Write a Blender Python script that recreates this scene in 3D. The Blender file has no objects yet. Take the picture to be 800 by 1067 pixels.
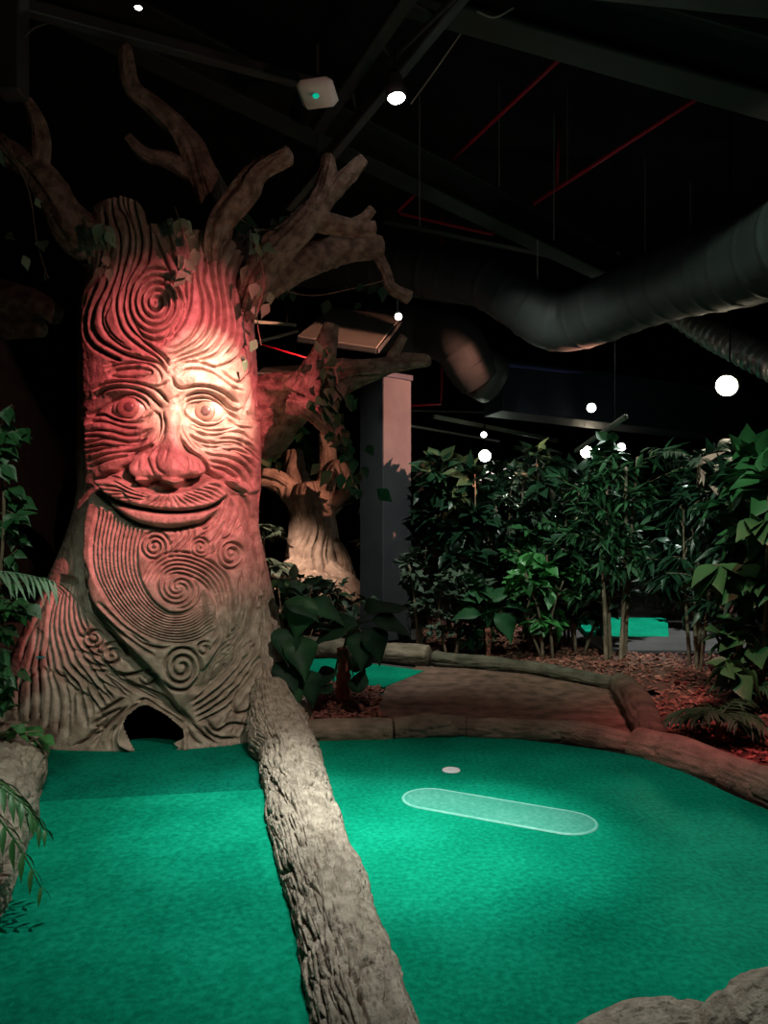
import bpy, math, random
import numpy as np
from mathutils import Vector
R = math.radians
rng = np.random.default_rng(7)
random.seed(7)
sc = bpy.context.scene
col = sc.collection
# ------------------------------------------------------------------ camera
CH = 1.6          # camera height
HY = 540.0        # horizon row in the 800x1067 frame
FP = 800.0        # focal length in pixels
cd = bpy.data.cameras.new('camera'); cam = bpy.data.objects.new('camera', cd); col.objects.link(cam)
cam.location = (0, 0, CH); cam.rotation_euler = (R(90), 0, 0)
cd.sensor_fit = 'VERTICAL'; cd.sensor_height = 24.0; cd.lens = 24.0*FP/1067.0
cd.shift_y = (HY-533.5)/1067.0
cd.clip_end = 200
sc.camera = cam
sc.view_settings.view_transform = 'Standard'; sc.view_settings.look = 'None'
sc.view_settings.gamma = 1.0; sc.view_settings.use_curve_mapping = False
sc.view_settings.exposure = 0.0
sc.cycles.use_denoising = True
sc.cycles.max_bounces = 5; sc.cycles.diffuse_bounces = 3; sc.cycles.glossy_bounces = 2
sc.cycles.transparent_max_bounces = 6; sc.cycles.sample_clamp_indirect = 4.0
# ------------------------------------------------------------------ world
w = bpy.data.worlds.new('world'); sc.world = w; w.use_nodes = True
w.node_tree.nodes['Background'].inputs[0].default_value = (0.55, 0.75, 0.8, 1)
w.node_tree.nodes['Background'].inputs[1].default_value = 0.012

def P(px, py, Y): return np.array([(px-400)/FP*Y, Y, CH+(HY-py)/FP*Y])
def F(px, py, z=0.0):
    Y = FP*(CH-z)/(py-HY); return np.array([(px-400)/FP*Y, Y, z])

# ------------------------------------------------------------------ lights
def spot(loc, target, energy, color, size, blend=0.6, rad=0.04):
    ld = bpy.data.lights.new('spot_light', 'SPOT'); ld.energy = energy; ld.color = color
    ld.spot_size = R(size); ld.spot_blend = blend; ld.shadow_soft_size = rad
    o = bpy.data.objects.new('spot_light', ld); col.objects.link(o)
    o.location = loc
    o.rotation_euler = (Vector(target)-Vector(loc)).to_track_quat('-Z', 'Y').to_euler()
    return o
def point(loc, energy, color, rad=0.08):
    ld = bpy.data.lights.new('point_light', 'POINT'); ld.energy = energy; ld.color = color; ld.shadow_soft_size = rad
    o = bpy.data.objects.new('point_light', ld); col.objects.link(o); o.location = loc
    return o
WARM = (1.0, 0.82, 0.66); WHITE = (1.0, 0.96, 0.9)
# red wash and white key on the carved face
spot((1.6, 2.1, 5.0), (-1.56, 5.6, 2.30), 3000, (1.0, 0.165, 0.20), 28, 1.0, 0.03)
spot((1.3, 2.4, 5.2), (-1.20, 5.6, 2.62), 5200, (1.0, 0.72, 0.55), 11.5, 1.0, 0.03)
spot((0.9, 2.2, 4.6), (-1.25, 5.5, 0.60), 400, (1.0, 0.84, 0.70), 36, 1.0, 0.04)
spot((0.8, 2.4, 2.6), (-1.0, 5.9, 4.2), 50, (1.0, 0.50, 0.42), 70, 1.0, 0.06)  # added fill aimed up at the branches, no fixture behind it
# white pools on the two greens
spot((-0.2, 3.3, 4.8), (-0.80, 3.7, 0.0), 420, (0.93, 1.0, 0.93), 44, 1.0, 0.05)
spot((-0.2, 3.3, 4.8), (-0.66, 4.08, 0.0), 800, (0.93, 1.0, 0.93), 22, 1.0, 0.05)
spot((0.15, 3.9, 4.6), (0.62, 3.55, 0.0), 380, (0.93, 1.0, 0.93), 52, 1.0, 0.05)
spot((0.15, 3.9, 4.6), (0.34, 3.86, 0.0), 950, (0.93, 1.0, 0.93), 25, 1.0, 0.05)
spot((0.9, 2.2, 4.6), (0.7, 3.2, 0.0), 95, (0.9, 1.0, 0.95), 70, 1.0, 0.08)
# red wash on the right planting and the log kerb
spot((1.6, 3.6, 4.6), (3.0, 5.7, 0.0), 700, (1.0, 0.20, 0.24), 40, 1.0, 0.05)
spot((1.0, 4.6, 4.6), (1.9, 6.2, 0.0), 80, (1.0, 0.62, 0.52), 60, 1.0, 0.05)
# lamps and back light over the planting, with an added hedge fill
spot((3.7, 8.6, 3.3), (0.1, 10.2, 2.9), 2300, (1.0, 0.42, 0.28), 50, 0.5, 0.04)
spot((2.3, 9.2, 3.9), (2.0, 8.3, 0.0), 2400, (1.0, 0.42, 0.38), 66, 0.8, 0.04)
spot((1.3, 13.0, 3.0), (1.5, 8.6, 0.3), 1500, (1.0, 0.85, 0.75), 58, 0.8, 0.04)
spot((0.3, 6.6, 4.9), (1.6, 9.3, 1.3), 560, (0.88, 1.0, 0.84), 80, 1.0, 0.05)  # added fill to brighten the hedge, no lamp here
spot((1.8, 3.0, 4.9), (3.3, 7.0, 1.8), 560, (0.70, 1.0, 0.78), 60, 1.0, 0.05)
# carved pale tree far left, teal lane beside it
spot((-2.4, 10.2, 4.2), (-1.75, 12.9, 0.3), 1700, (1.0, 0.70, 0.54), 34, 0.8, 0.05)
spot((-0.7, 8.0, 4.6), (-0.2, 8.0, 0.0), 260, (0.9, 1.0, 0.95), 34, 0.8, 0.05)
spot((4.2, 11.6, 5.4), (3.3, 10.5, 0.0), 1300, (0.9, 1.0, 0.95), 60, 0.8, 0.05)
# left foliage
spot((-0.8, 1.2, 4.4), (-2.3, 4.2, 1.0), 230, (0.85, 1.0, 0.8), 46, 1.0, 0.05)
# added fill points without fixtures, to lift the open ceiling
point((1.2, 4.0, 2.9), 7, (0.72, 0.95, 0.88), 0.4)
point((1.4, 8.5, 3.3), 6, (0.72, 0.95, 0.85), 0.4)

# ------------------------------------------------------------------ helpers
def hsh(i, j, k, s):
    n = (i*374761393 + j*668265263 + k*2147483647 + s*1274126177) & 0xFFFFFFFF
    n = ((n ^ (n >> 13))*1274126177) & 0xFFFFFFFF
    return ((n ^ (n >> 16)) & 0xFFFF)/65535.0
def noise(x, y, z=0.0, s=0):
    x, y, z = np.broadcast_arrays(np.asarray(x, float), np.asarray(y, float), np.asarray(z, float))
    i, j, k = np.floor(x).astype(np.int64), np.floor(y).astype(np.int64), np.floor(z).astype(np.int64)
    fx, fy, fz = x-i, y-j, z-k
    fx, fy, fz = [f*f*(3-2*f) for f in (fx, fy, fz)]
    r = 0
    for a in (0, 1):
        for b in (0, 1):
            for c in (0, 1):
                r = r + hsh(i+a, j+b, k+c, s)*(fx if a else 1-fx)*(fy if b else 1-fy)*(fz if c else 1-fz)
    return r*2-1
def spline(pts, n):
    """Catmull-Rom through rows of pts, resampled evenly to n rows"""
    p = np.asarray(pts, float)
    if len(p) == 2:
        t = np.linspace(0, 1, n)[:, None]; return p[0]*(1-t)+p[1]*t
    q = np.vstack([2*p[0]-p[1], p, 2*p[-1]-p[-2]])
    out = []
    m = 16
    for i in range(len(p)-1):
        t = np.linspace(0, 1, m, endpoint=False)[:, None]
        a, b, c, d = q[i], q[i+1], q[i+2], q[i+3]
        out.append(0.5*((2*b)+(-a+c)*t+(2*a-5*b+4*c-d)*t*t+(-a+3*b-3*c+d)*t**3))
    out.append(p[-1:]); o = np.vstack(out)
    L = np.concatenate([[0], np.cumsum(np.linalg.norm(np.diff(o, axis=0), axis=1))])
    s = np.linspace(0, L[-1], n)
    return np.stack([np.interp(s, L, o[:, k]) for k in range(o.shape[1])], 1)

def mesh_obj(name, v, f, mat, parent=None, smooth=True):
    me = bpy.data.meshes.new(name)
    v = np.asarray(v, float)
    q_ = parent
    while q_ is not None: v = v-np.array(q_.location); q_ = q_.parent
    if isinstance(f, np.ndarray):
        n, k = f.shape
        me.vertices.add(len(v)); me.vertices.foreach_set('co', v.astype(np.float32).ravel())
        me.loops.add(n*k); me.loops.foreach_set('vertex_index', f.astype(np.int32).ravel())
        me.polygons.add(n); me.polygons.foreach_set('loop_start', np.arange(0, n*k, k, dtype=np.int32))
        me.update(calc_edges=True); me.validate()
    else:
        me.from_pydata([tuple(p) for p in v], [], [tuple(int(i) for i in q) for q in f]); me.update()
    if smooth: me.polygons.foreach_set('use_smooth', np.ones(len(me.polygons), bool))
    me.materials.append(mat)
    o = bpy.data.objects.new(name, me); col.objects.link(o)
    if parent is not None: o.parent = parent
    return o
def tag(o, label=None, cat=None, group=None, kind=None):
    if label: o['label'] = label
    if cat: o['category'] = cat
    if group: o['group'] = group
    if kind: o['kind'] = kind
    return o
def thing(name, label, cat, loc, group=None):
    o = bpy.data.objects.new(name, None); col.objects.link(o); o.location = tuple(float(a) for a in loc)
    o.empty_display_size = 0.1
    return tag(o, label, cat, group)

class MB:
    """collects shapes into one mesh"""
    def __init__(s): s.v = []; s.f = []; s.n = 0
    def add(s, v, f):
        s.v.append(np.asarray(v, float)); s.f += [tuple(int(i)+s.n for i in q) for q in f]; s.n += len(v)
        return s
    def tube(s, pts, rad, sides=8, caps=True, rough=0.0, seed=0, flat=None):
        v, f = tube_data(pts, rad, sides, caps, rough, seed, flat); return s.add(v, f)
    def box(s, c, d, rot=None, bev=0.0):
        c = np.array(c, float); d = np.array(d, float)/2
        if bev > 0:
            b = min(bev, d.min()*0.9); vs = []
            for sx in (-1, 1):
                for sy in (-1, 1):
                    for sz in (-1, 1):
                        S = np.array([sx, sy, sz])
                        for k in range(3):
                            q = d.copy(); q -= b; q[k] += b; vs.append(S*q)
            import itertools
            vs = np.array(vs)
            idx = {}
            n = 0
            for sx in (-1, 1):
                for sy in (-1, 1):
                    for sz in (-1, 1):
                        for k in range(3): idx[(sx, sy, sz, k)] = n; n += 1
            fs = []
            for k in range(3):
                a, b2 = [(1, 2), (2, 0), (0, 1)][k]
                for sg in (-1, 1):
                    q = []
                    for (u, w_) in ((-1, -1), (1, -1), (1, 1), (-1, 1)):
                        t = [0, 0, 0]; t[k] = sg; t[a] = u; t[b2] = w_; q.append(idx[(*t, k)])
                    fs.append(q if sg > 0 else q[::-1])
            for k in range(3):
                a, b2 = [(1, 2), (2, 0), (0, 1)][k]
                for u in (-1, 1):
                    for w_ in (-1, 1):
                        def T(x, kk):
                            t = [0, 0, 0]; t[k] = x; t[a] = u; t[b2] = w_; return idx[(*t, kk)]
                        q = [T(-1, a), T(1, a), T(1, b2), T(-1, b2)]
                        fs.append(q if u*w_ < 0 else q[::-1])
            for sx in (-1, 1):
                for sy in (-1, 1):
                    for sz in (-1, 1):
                        q = [idx[(sx, sy, sz, k)] for k in range(3)]
                        fs.append(q if sx*sy*sz > 0 else q[::-1])
        else:
            vs = np.array([[x, y, z] for x in (-1, 1) for y in (-1, 1) for z in (-1, 1)])*d
            fs = [(0, 1, 3, 2), (4, 6, 7, 5), (0, 4, 5, 1), (2, 3, 7, 6), (0, 2, 6, 4), (1, 5, 7, 3)]
        if rot is not None: vs = vs @ np.array(rot).T
        return s.add(vs+c, fs)
    def beam(s, a, b, wd, ht, bev=0.01):
        """box from a to b, width wd, height ht"""
        a = np.array(a, float); b = np.array(b, float); d = b-a; L = np.linalg.norm(d); d /= L
        up = np.array([0, 0, 1.0]) if abs(d[2]) < 0.95 else np.array([0, 1.0, 0])
        sd = np.cross(up, d); sd /= np.linalg.norm(sd); u = np.cross(d, sd)
        return s.box((a+b)/2, (L, wd, ht), np.stack([d, sd, u], 1), bev)
    def build(s, name, mat, parent=None, smooth=False):
        return mesh_obj(name, np.vstack(s.v), s.f, mat, parent, smooth)

def frames(p):
    t = np.gradient(p, axis=0); t /= np.linalg.norm(t, axis=1)[:, None]+1e-9
    a = np.array([0, 0, 1.0]) if abs(t[0][2]) < 0.8 else np.array([0, 1.0, 0])
    n = np.cross(t[0], a); n /= np.linalg.norm(n); N = [n]
    for i in range(1, len(p)):
        n = N[-1]-t[i]*np.dot(N[-1], t[i]); n /= np.linalg.norm(n); N.append(n)
    N = np.array(N); B = np.cross(t, N)
    return t, N, B
def tube_data(pts, rad, sides=8, caps=True, rough=0.0, seed=0, flat=None):
    p = np.asarray(pts, float); n = len(p); r = np.broadcast_to(np.asarray(rad, float), (n,))
    t, N, B = frames(p); th = np.linspace(0, 2*np.pi, sides, endpoint=False)
    v = p[:, None]+r[:, None, None]*(np.cos(th)[None, :, None]*N[:, None]+np.sin(th)[None, :, None]*B[:, None])
    if rough: v = v+(rough*r)[:, None, None]*noise(v[..., 0]*9, v[..., 1]*9, v[..., 2]*9, seed)[..., None]*(v-p[:, None])/(r[:, None, None]+1e-9)
    v = v.reshape(-1, 3); f = []
    for i in range(n-1):
        for j in range(sides):
            k = (j+1) % sides; f.append((i*sides+j, i*sides+k, (i+1)*sides+k, (i+1)*sides+j))
    if caps:
        f.append(tuple(range(sides))[::-1]); f.append(tuple((n-1)*sides+j for j in range(sides)))
    return v, f
def grid_faces(nr, nc, wrap):
    a = np.arange(nr-1)[:, None]*nc; j = np.arange(nc if wrap else nc-1)[None, :]; k = (j+1) % nc
    return np.stack([a+j, a+k, a+nc+k, a+nc+j], -1).reshape(-1, 4)
def bark_tube(name, pts, mat, parent, sides=64, n=140, amp=0.018, freq=9.0, stretch=1.6, seed=0, squash=None, endcut=0.85, zmin=None, twist=1.2, lmp=0.12, furrow=False):
    """limb with carved, flowing bark; pts rows = x,y,z,r"""
    q = spline(pts, n); p = q[:, :3]; r = q[:, 3].copy()
    L = np.concatenate([[0], np.cumsum(np.linalg.norm(np.diff(p, axis=0), axis=1))])
    t, N, B = frames(p); th = np.linspace(0, 2*np.pi, sides, endpoint=False)
    S = L[:, None]; T = th[None, :]
    cx, cy = np.cos(T), np.sin(T)
    tw = noise(S*2.2, 0.5, 0, seed+5)*twist
    ax, ay = np.cos(T+tw), np.sin(T+tw)
    k = freq/6.0
    n1 = noise(ax*k*1.6, ay*k*1.6, S*stretch, seed); n2 = noise(ax*k*3.6+9, ay*k*3.6, S*stretch*1.8, seed+1)
    n3 = noise(ax*k*8, ay*k*8, S*stretch*5, seed+2)
    ridge = (1-np.abs(n1)*2.4).clip(-1, 1)*0.8+(1-np.abs(n2)*2.6).clip(-1, 1)*0.55+n3*0.28
    if furrow:
        q1 = freq*0.12; wv = noise(cx*2, cy*2, S*6, seed+7)*0.5
        a1 = noise(cx*q1+wv, cy*q1+wv, S*stretch, seed+8); a2 = noise(cx*q1*2.1+wv, cy*q1*2.1-wv, S*stretch*1.5, seed+9)
        ridge = 0.6-1.9*np.exp(-(a1/0.085)**2)-1.1*np.exp(-(a2/0.12)**2)+0.45*n3+0.5*noise(cx*1.5, cy*1.5, S*7, seed+4)
    lump = noise(cx*0.7, cy*0.7, S*5, seed+3)*lmp
    rr = r[:, None]*(1+lump)+amp*ridge*np.clip(r/0.09, 0.2, 1)[:, None]
    # rounded or cut ends
    e = np.ones(n); m_ = min(5, max(2, int(n*0.04))); cu_ = np.sqrt(1-np.linspace(0, 0.98, m_)**2)*(1-endcut)+endcut if endcut < 0.9 else np.ones(m_)
    e[-m_:] = cu_; e[:m_] = cu_[::-1]
    rr = rr*e[:, None]
    off = rr[..., None]*(cx[..., None]*N[:, None]+cy[..., None]*B[:, None])
    v = p[:, None]+off
    if squash is not None: v[..., 2] = p[:, None, 2]+off[..., 2]*squash
    if zmin is not None: v[..., 2] = np.maximum(v[..., 2], zmin)
    f = grid_faces(n, sides, True)
    v = v.reshape(-1, 3)
    c0, c1 = p[0]-t[0]*r[0]*0.08, p[-1]+t[-1]*r[-1]*0.10
    v = np.vstack([v, c0, c1]); i0, i1 = len(v)-2, len(v)-1
    j = np.arange(sides); kx = (j+1) % sides
    fa = np.stack([j*0+i0, kx, j, j*0+i0], 1); fb = np.stack([j*0+i1, (n-1)*sides+j, (n-1)*sides+kx, j*0+i1], 1)
    faces = [tuple(x) for x in f]+[tuple(x[:3]) for x in fa]+[tuple(x[:3]) for x in fb]
    return mesh_obj(name, v, faces, mat, parent, True)

# ------------------------------------------------------------------ materials
def mat(name, c1, c2=None, scale=8.0, rough=0.7, bump=0.0, bscale=40.0, metal=0.0, spec=0.3, detail=4, stretch=None, c3=None):
    m = bpy.data.materials.new(name); m.use_nodes = True; nt = m.node_tree; N = nt.nodes; Lk = nt.links
    b = N['Principled BSDF']; b.inputs['Roughness'].default_value = rough; b.inputs['Metallic'].default_value = metal
    b.inputs['Specular IOR Level'].default_value = spec
    b.inputs['Base Color'].default_value = (*c1, 1)
    tc = N.new('ShaderNodeTexCoord'); src = tc.outputs['Object']
    if stretch:
        mp = N.new('ShaderNodeMapping'); mp.inputs['Scale'].default_value = stretch; Lk.new(src, mp.inputs[0]); src = mp.outputs[0]
    if c2:
        nz = N.new('ShaderNodeTexNoise'); nz.inputs['Scale'].default_value = scale; nz.inputs['Detail'].default_value = detail
        Lk.new(src, nz.inputs['Vector'])
        rp = N.new('ShaderNodeValToRGB'); rp.color_ramp.elements[0].position = 0.35; rp.color_ramp.elements[1].position = 0.65
        rp.color_ramp.elements[0].color = (*c1, 1); rp.color_ramp.elements[1].color = (*c2, 1)
        if c3:
            e = rp.color_ramp.elements.new(0.8); e.color = (*c3, 1)
        Lk.new(nz.outputs['Fac'], rp.inputs[0]); Lk.new(rp.outputs[0], b.inputs['Base Color'])
    if bump:
        n2 = N.new('ShaderNodeTexNoise'); n2.inputs['Scale'].default_value = bscale; n2.inputs['Detail'].default_value = 5
        Lk.new(src, n2.inputs['Vector'])
        bp = N.new('ShaderNodeBump'); bp.inputs['Strength'].default_value = bump; bp.inputs['Distance'].default_value = 0.02
        Lk.new(n2.outputs['Fac'], bp.inputs['Height']); Lk.new(bp.outputs[0], b.inputs['Normal'])
    return m
def emit(name, c, s):
    m = bpy.data.materials.new(name); m.use_nodes = True; b = m.node_tree.nodes['Principled BSDF']
    b.inputs['Base Color'].default_value = (*c, 1); b.inputs['Emission Color'].default_value = (*c, 1); b.inputs['Emission Strength'].default_value = s
    return m
M = {}
M['trunk'] = mat('carved_wood', (0.27, 0.20, 0.155), (0.44, 0.35, 0.28), 14, 0.46, 0.35, 80, spec=0.55, detail=7)
M['branch'] = mat('branch_bark', (0.13, 0.085, 0.062), (0.34, 0.25, 0.19), 13, 0.7, 0.9, 45, spec=0.3)
M['log'] = mat('log_bark', (0.25, 0.20, 0.155), (0.48, 0.40, 0.32), 18, 0.55, 1.0, 45, spec=0.35)
M['kerb'] = mat('kerb_log_bark', (0.17, 0.125, 0.09), (0.30, 0.225, 0.165), 7, 0.7, 0.5, 60, spec=0.25)
M['pale'] = mat('pale_wood', (0.24, 0.175, 0.135), (0.44, 0.34, 0.27), 6, 0.7, 0.6, 30)
M['eye'] = mat('painted_eye', (0.52, 0.42, 0.34), (0.58, 0.48, 0.40), 20, 0.4, 0.05, 60, spec=0.5)
M['iris'] = mat('painted_iris', (0.25, 0.16, 0.12), (0.33, 0.22, 0.17), 30, 0.4, 0.1, 80, spec=0.5)
M['pupil'] = mat('painted_pupil', (0.10, 0.07, 0.06), (0.16, 0.10, 0.09), 40, 0.3, 0.1, 80, spec=0.6)
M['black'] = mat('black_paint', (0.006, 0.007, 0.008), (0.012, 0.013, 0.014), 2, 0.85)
M['ceil'] = mat('ceiling_black', (0.008, 0.009, 0.010), (0.014, 0.015, 0.016), 1.5, 0.9)
M['steel'] = mat('dark_steel', (0.035, 0.040, 0.040), (0.06, 0.065, 0.065), 3, 0.5, 0.1, 10, spec=0.4)
M['steelg'] = mat('greenish_steel', (0.035, 0.045, 0.040), (0.05, 0.062, 0.054), 2, 0.6, 0.1, 10)
M['duct'] = mat('duct_grey', (0.028, 0.031, 0.032), (0.042, 0.044, 0.046), 2, 0.6, 0.12, 14, spec=0.4)
M['flex'] = mat('flex_duct', (0.35, 0.33, 0.32), (0.5, 0.46, 0.44), 12, 0.35, 0.3, 30, metal=0.6)
M['red'] = mat('red_pipe', (0.62, 0.02, 0.06), (0.7, 0.03, 0.07), 6, 0.4)
M['white'] = mat('white_plastic', (0.75, 0.68, 0.64), (0.8, 0.74, 0.70), 3, 0.4)
M['cup'] = mat('cup_white', (0.9, 0.9, 0.9), (0.95, 0.95, 0.95), 3, 0.4)
M['panel'] = mat('panel_grey', (0.30, 0.29, 0.25), (0.36, 0.34, 0.30), 4, 0.6)
M['violet'] = mat('violet_strip', (0.10, 0.09, 0.32), (0.12, 0.11, 0.4), 2, 0.5)
M['navy'] = mat('navy_box', (0.02, 0.025, 0.045), (0.03, 0.035, 0.06), 2, 0.6)
M['column'] = mat('column_paint', (0.048, 0.048, 0.060), (0.066, 0.064, 0.076), 2.5, 0.7, 0.1, 10)
M['mulch'] = mat('bark_chips', (0.19, 0.055, 0.042), (0.40, 0.155, 0.115), 14, 0.75, 0.3, 60, c3=(0.5, 0.3, 0.22))
M['soil'] = mat('soil', (0.07, 0.030, 0.022), (0.13, 0.06, 0.045), 10, 0.9, 0.8, 40)
M['path'] = mat('path_brown', (0.10, 0.055, 0.040), (0.24, 0.135, 0.10), 7, 0.6, 0.9, 22, spec=0.3)
M['concrete'] = mat('dark_concrete', (0.05, 0.045, 0.045), (0.08, 0.07, 0.07), 2, 0.8, 0.2, 20)
M['flesh'] = mat('palm_trunk', (0.30, 0.09, 0.07), (0.40, 0.14, 0.10), 20, 0.7, 0.5, 60)
M['stem'] = mat('brown_stem', (0.16, 0.11, 0.075), (0.26, 0.19, 0.13), 12, 0.6, 0.3, 60)
M['stemp'] = mat('pale_stem', (0.22, 0.15, 0.11), (0.34, 0.24, 0.18), 12, 0.6, 0.3, 60)
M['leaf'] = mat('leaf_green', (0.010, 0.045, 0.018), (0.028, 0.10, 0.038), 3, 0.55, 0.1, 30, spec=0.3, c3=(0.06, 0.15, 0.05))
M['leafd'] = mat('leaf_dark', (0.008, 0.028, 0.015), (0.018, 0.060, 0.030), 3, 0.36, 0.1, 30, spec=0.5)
M['leafp'] = mat('leaf_matte', (0.008, 0.030, 0.016), (0.020, 0.065, 0.032), 3, 0.62, 0.2, 30, spec=0.22)
M['leafb'] = mat('leaf_bright', (0.03, 0.14, 0.035), (0.06, 0.22, 0.06), 4, 0.4, 0.1, 30, spec=0.5)
M['leafg'] = mat('leaf_greyish', (0.030, 0.055, 0.036), (0.085, 0.12, 0.08), 4, 0.55, 0.1, 30, spec=0.5)
M['leafm'] = mat('leaf_mid', (0.02, 0.085, 0.03), (0.045, 0.15, 0.05), 3, 0.42, 0.1, 30, spec=0.4)
M['moss'] = mat('mossy_bark', (0.07, 0.062, 0.042), (0.14, 0.12, 0.085), 7, 0.75, 0.5, 60, spec=0.25)
M['pink'] = mat('pink_lit_leaf', (0.6, 0.32, 0.28), (0.75, 0.5, 0.42), 9, 0.6)  # pinkish light put into the leaf colour
M['leafg2'] = mat('leaf_pale', (0.12, 0.22, 0.13), (0.25, 0.36, 0.24), 4, 0.5)
M['teal'] = mat('teal_tape', (0.02, 0.3, 0.3), (0.03, 0.4, 0.4), 4, 0.5)

def carpet_mat(name, a, b, c):
    m = bpy.data.materials.new(name); m.use_nodes = True; nt = m.node_tree; N = nt.nodes; L = nt.links
    bs = N['Principled BSDF']; bs.inputs['Roughness'].default_value = 0.9; bs.inputs['Specular IOR Level'].default_value = 0.04
    bs.inputs['Sheen Weight'].default_value = 0.0
    tc = N.new('ShaderNodeTexCoord')
    def nz(s, d=3):
        n = N.new('ShaderNodeTexNoise'); n.inputs['Scale'].default_value = s; n.inputs['Detail'].default_value = d
        L.new(tc.outputs['Object'], n.inputs['Vector']); return n
    n1, n2, n3 = nz(2.0, 3), nz(38, 5), nz(420, 2)
    m1 = N.new('ShaderNodeMath'); m1.operation = 'MULTIPLY_ADD'; L.new(n1.outputs['Fac'], m1.inputs[0]); m1.inputs[1].default_value = 0.35; m1.inputs[2].default_value = -0.17
    m2 = N.new('ShaderNodeMath'); m2.operation = 'MULTIPLY_ADD'; L.new(n2.outputs['Fac'], m2.inputs[0]); m2.inputs[1].default_value = 0.45; L.new(m1.outputs[0], m2.inputs[2])
    m3 = N.new('ShaderNodeMath'); m3.operation = 'MULTIPLY_ADD'; L.new(n3.outputs['Fac'], m3.inputs[0]); m3.inputs[1].default_value = 0.7; L.new(m2.outputs[0], m3.inputs[2])
    rp = N.new('ShaderNodeValToRGB'); e = rp.color_ramp.elements
    e[0].position = 0.44; e[0].color = (*a, 1); e[1].position = 0.76; e[1].color = (*c, 1)
    k = e.new(0.58); k.color = (*b, 1)
    L.new(m3.outputs[0], rp.inputs[0]); L.new(rp.outputs[0], bs.inputs['Base Color'])
    bp = N.new('ShaderNodeBump'); bp.inputs['Strength'].default_value = 0.6; bp.inputs['Distance'].default_value = 0.006
    L.new(m3.outputs[0], bp.inputs['Height']); L.new(bp.outputs[0], bs.inputs['Normal'])
    return m
M['carpet'] = carpet_mat('green_carpet', (0.0, 0.14, 0.082), (0.001, 0.25, 0.142), (0.008, 0.39, 0.235))
M['carpetd'] = carpet_mat('green_carpet_darker', (0.0, 0.09, 0.06), (0.001, 0.17, 0.105), (0.004, 0.26, 0.17))  # darker tone of the green for the back strip
M['film'] = carpet_mat('frosted_film', (0.06, 0.36, 0.26), (0.09, 0.44, 0.33), (0.18, 0.56, 0.45))
M['film'].node_tree.nodes['Principled BSDF'].inputs['Alpha'].default_value = 0.75
M['rim'] = mat('frosted_rim', (0.14, 0.52, 0.42), (0.22, 0.60, 0.50), 30, 0.4)
#@@PART2
# ------------------------------------------------------------------ carved face tree: relief
X0, Y0, SS = -20.0, 180.0, 2.0
GW, GH = int(370*SS), int(620*SS)
gx, gy = np.meshgrid(X0+np.arange(GW)/SS, Y0+np.arange(GH)/SS)
GR = np.zeros((GH, GW))      # groove depth (metres), positive = cut
def sp2(pts, step=0.3):
    p = np.asarray(pts, float)
    L = np.sum(np.linalg.norm(np.diff(p, axis=0), axis=1)); return spline(p, max(6, int(L/step)))
def stamp(arr, pts, depth, wid, taper=True):
    q = sp2(pts); n = len(q); m = int(3*wid*SS)+1
    for i, (x, y) in enumerate(q):
        d = depth
        if taper:
            e = min(i, n-1-i)*0.3/7.0; d = depth*min(1.0, 0.25+0.75*e)
        ci, cj = int((y-Y0)*SS), int((x-X0)*SS)
        a, b, c, e2 = max(0, ci-m), min(GH, ci+m+1), max(0, cj-m), min(GW, cj+m+1)
        if a >= b or c >= e2: continue
        g = d*np.exp(-((gx[a:b, c:e2]-x)**2+(gy[a:b, c:e2]-y)**2)/(wid*wid))
        np.maximum(arr[a:b, c:e2], g, out=arr[a:b, c:e2])
GD, GWD = 0.044, 1.38
def cut(pts, d=1.0, wv=1.0): stamp(GR, pts, GD*d, GWD*wv)
OR = {'A': (80, 195, 8), 'B': (175, 195, 8), 'C': (80, 290, 8), 'D': (175, 290, 8), 'E': (80, 375, 8), 'F': (175, 375, 8),
      'G': (80, 460, 8), 'H': (175, 460, 8), 'I': (80, 540, 8), 'J': (175, 540, 8), 'K': (0, 600, 8), 'L': (80, 620, 8),
      'M': (175, 620, 8), 'N': (0, 690, 7.27), 'O': (90, 690, 7.27), 'Q': (190, 670, 5.714), 'p': (0, 0, 1)}
def pp(s):
    """'A 330,50 350,170 C 20,30' -> photo positions"""
    out = []; o = OR['p']
    for t in s.split():
        if t in OR: o = OR[t]
        else:
            a, b = t.split(','); out.append((o[0]+float(a)/o[2], o[1]+float(b)/o[2]))
    return out
def loft(a, b, n, d=1.0, wv=1.0, mid=None):
    A, B = spline(pp(a), 40), spline(pp(b), 40)
    Mi = spline(pp(mid), 40) if mid else None
    for k in range(n):
        t = k/(n-1)
        if Mi is None: q = A*(1-t)+B*t
        else:
            q = A*(1-2*t)+Mi*2*t if t < 0.5 else Mi*(2-2*t)+B*(2*t-1)
        cut(q[::3] if k % 2 else q[::3], d, wv)
def spiral(cx, cy, r0, r1, turns, a0, ys=1.0, d=1.0, wv=1.0, sgn=1):
    t = np.linspace(0, 1, int(turns*14)+4); a = a0+sgn*t*turns*2*np.pi; r = r0+(r1-r0)*t
    cut(np.stack([cx+r*np.cos(a), cy+r*np.sin(a)*ys], 1), d, wv)
S = lambda s, d=1.0, wv=1.0: cut(pp(s), d, wv)
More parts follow.
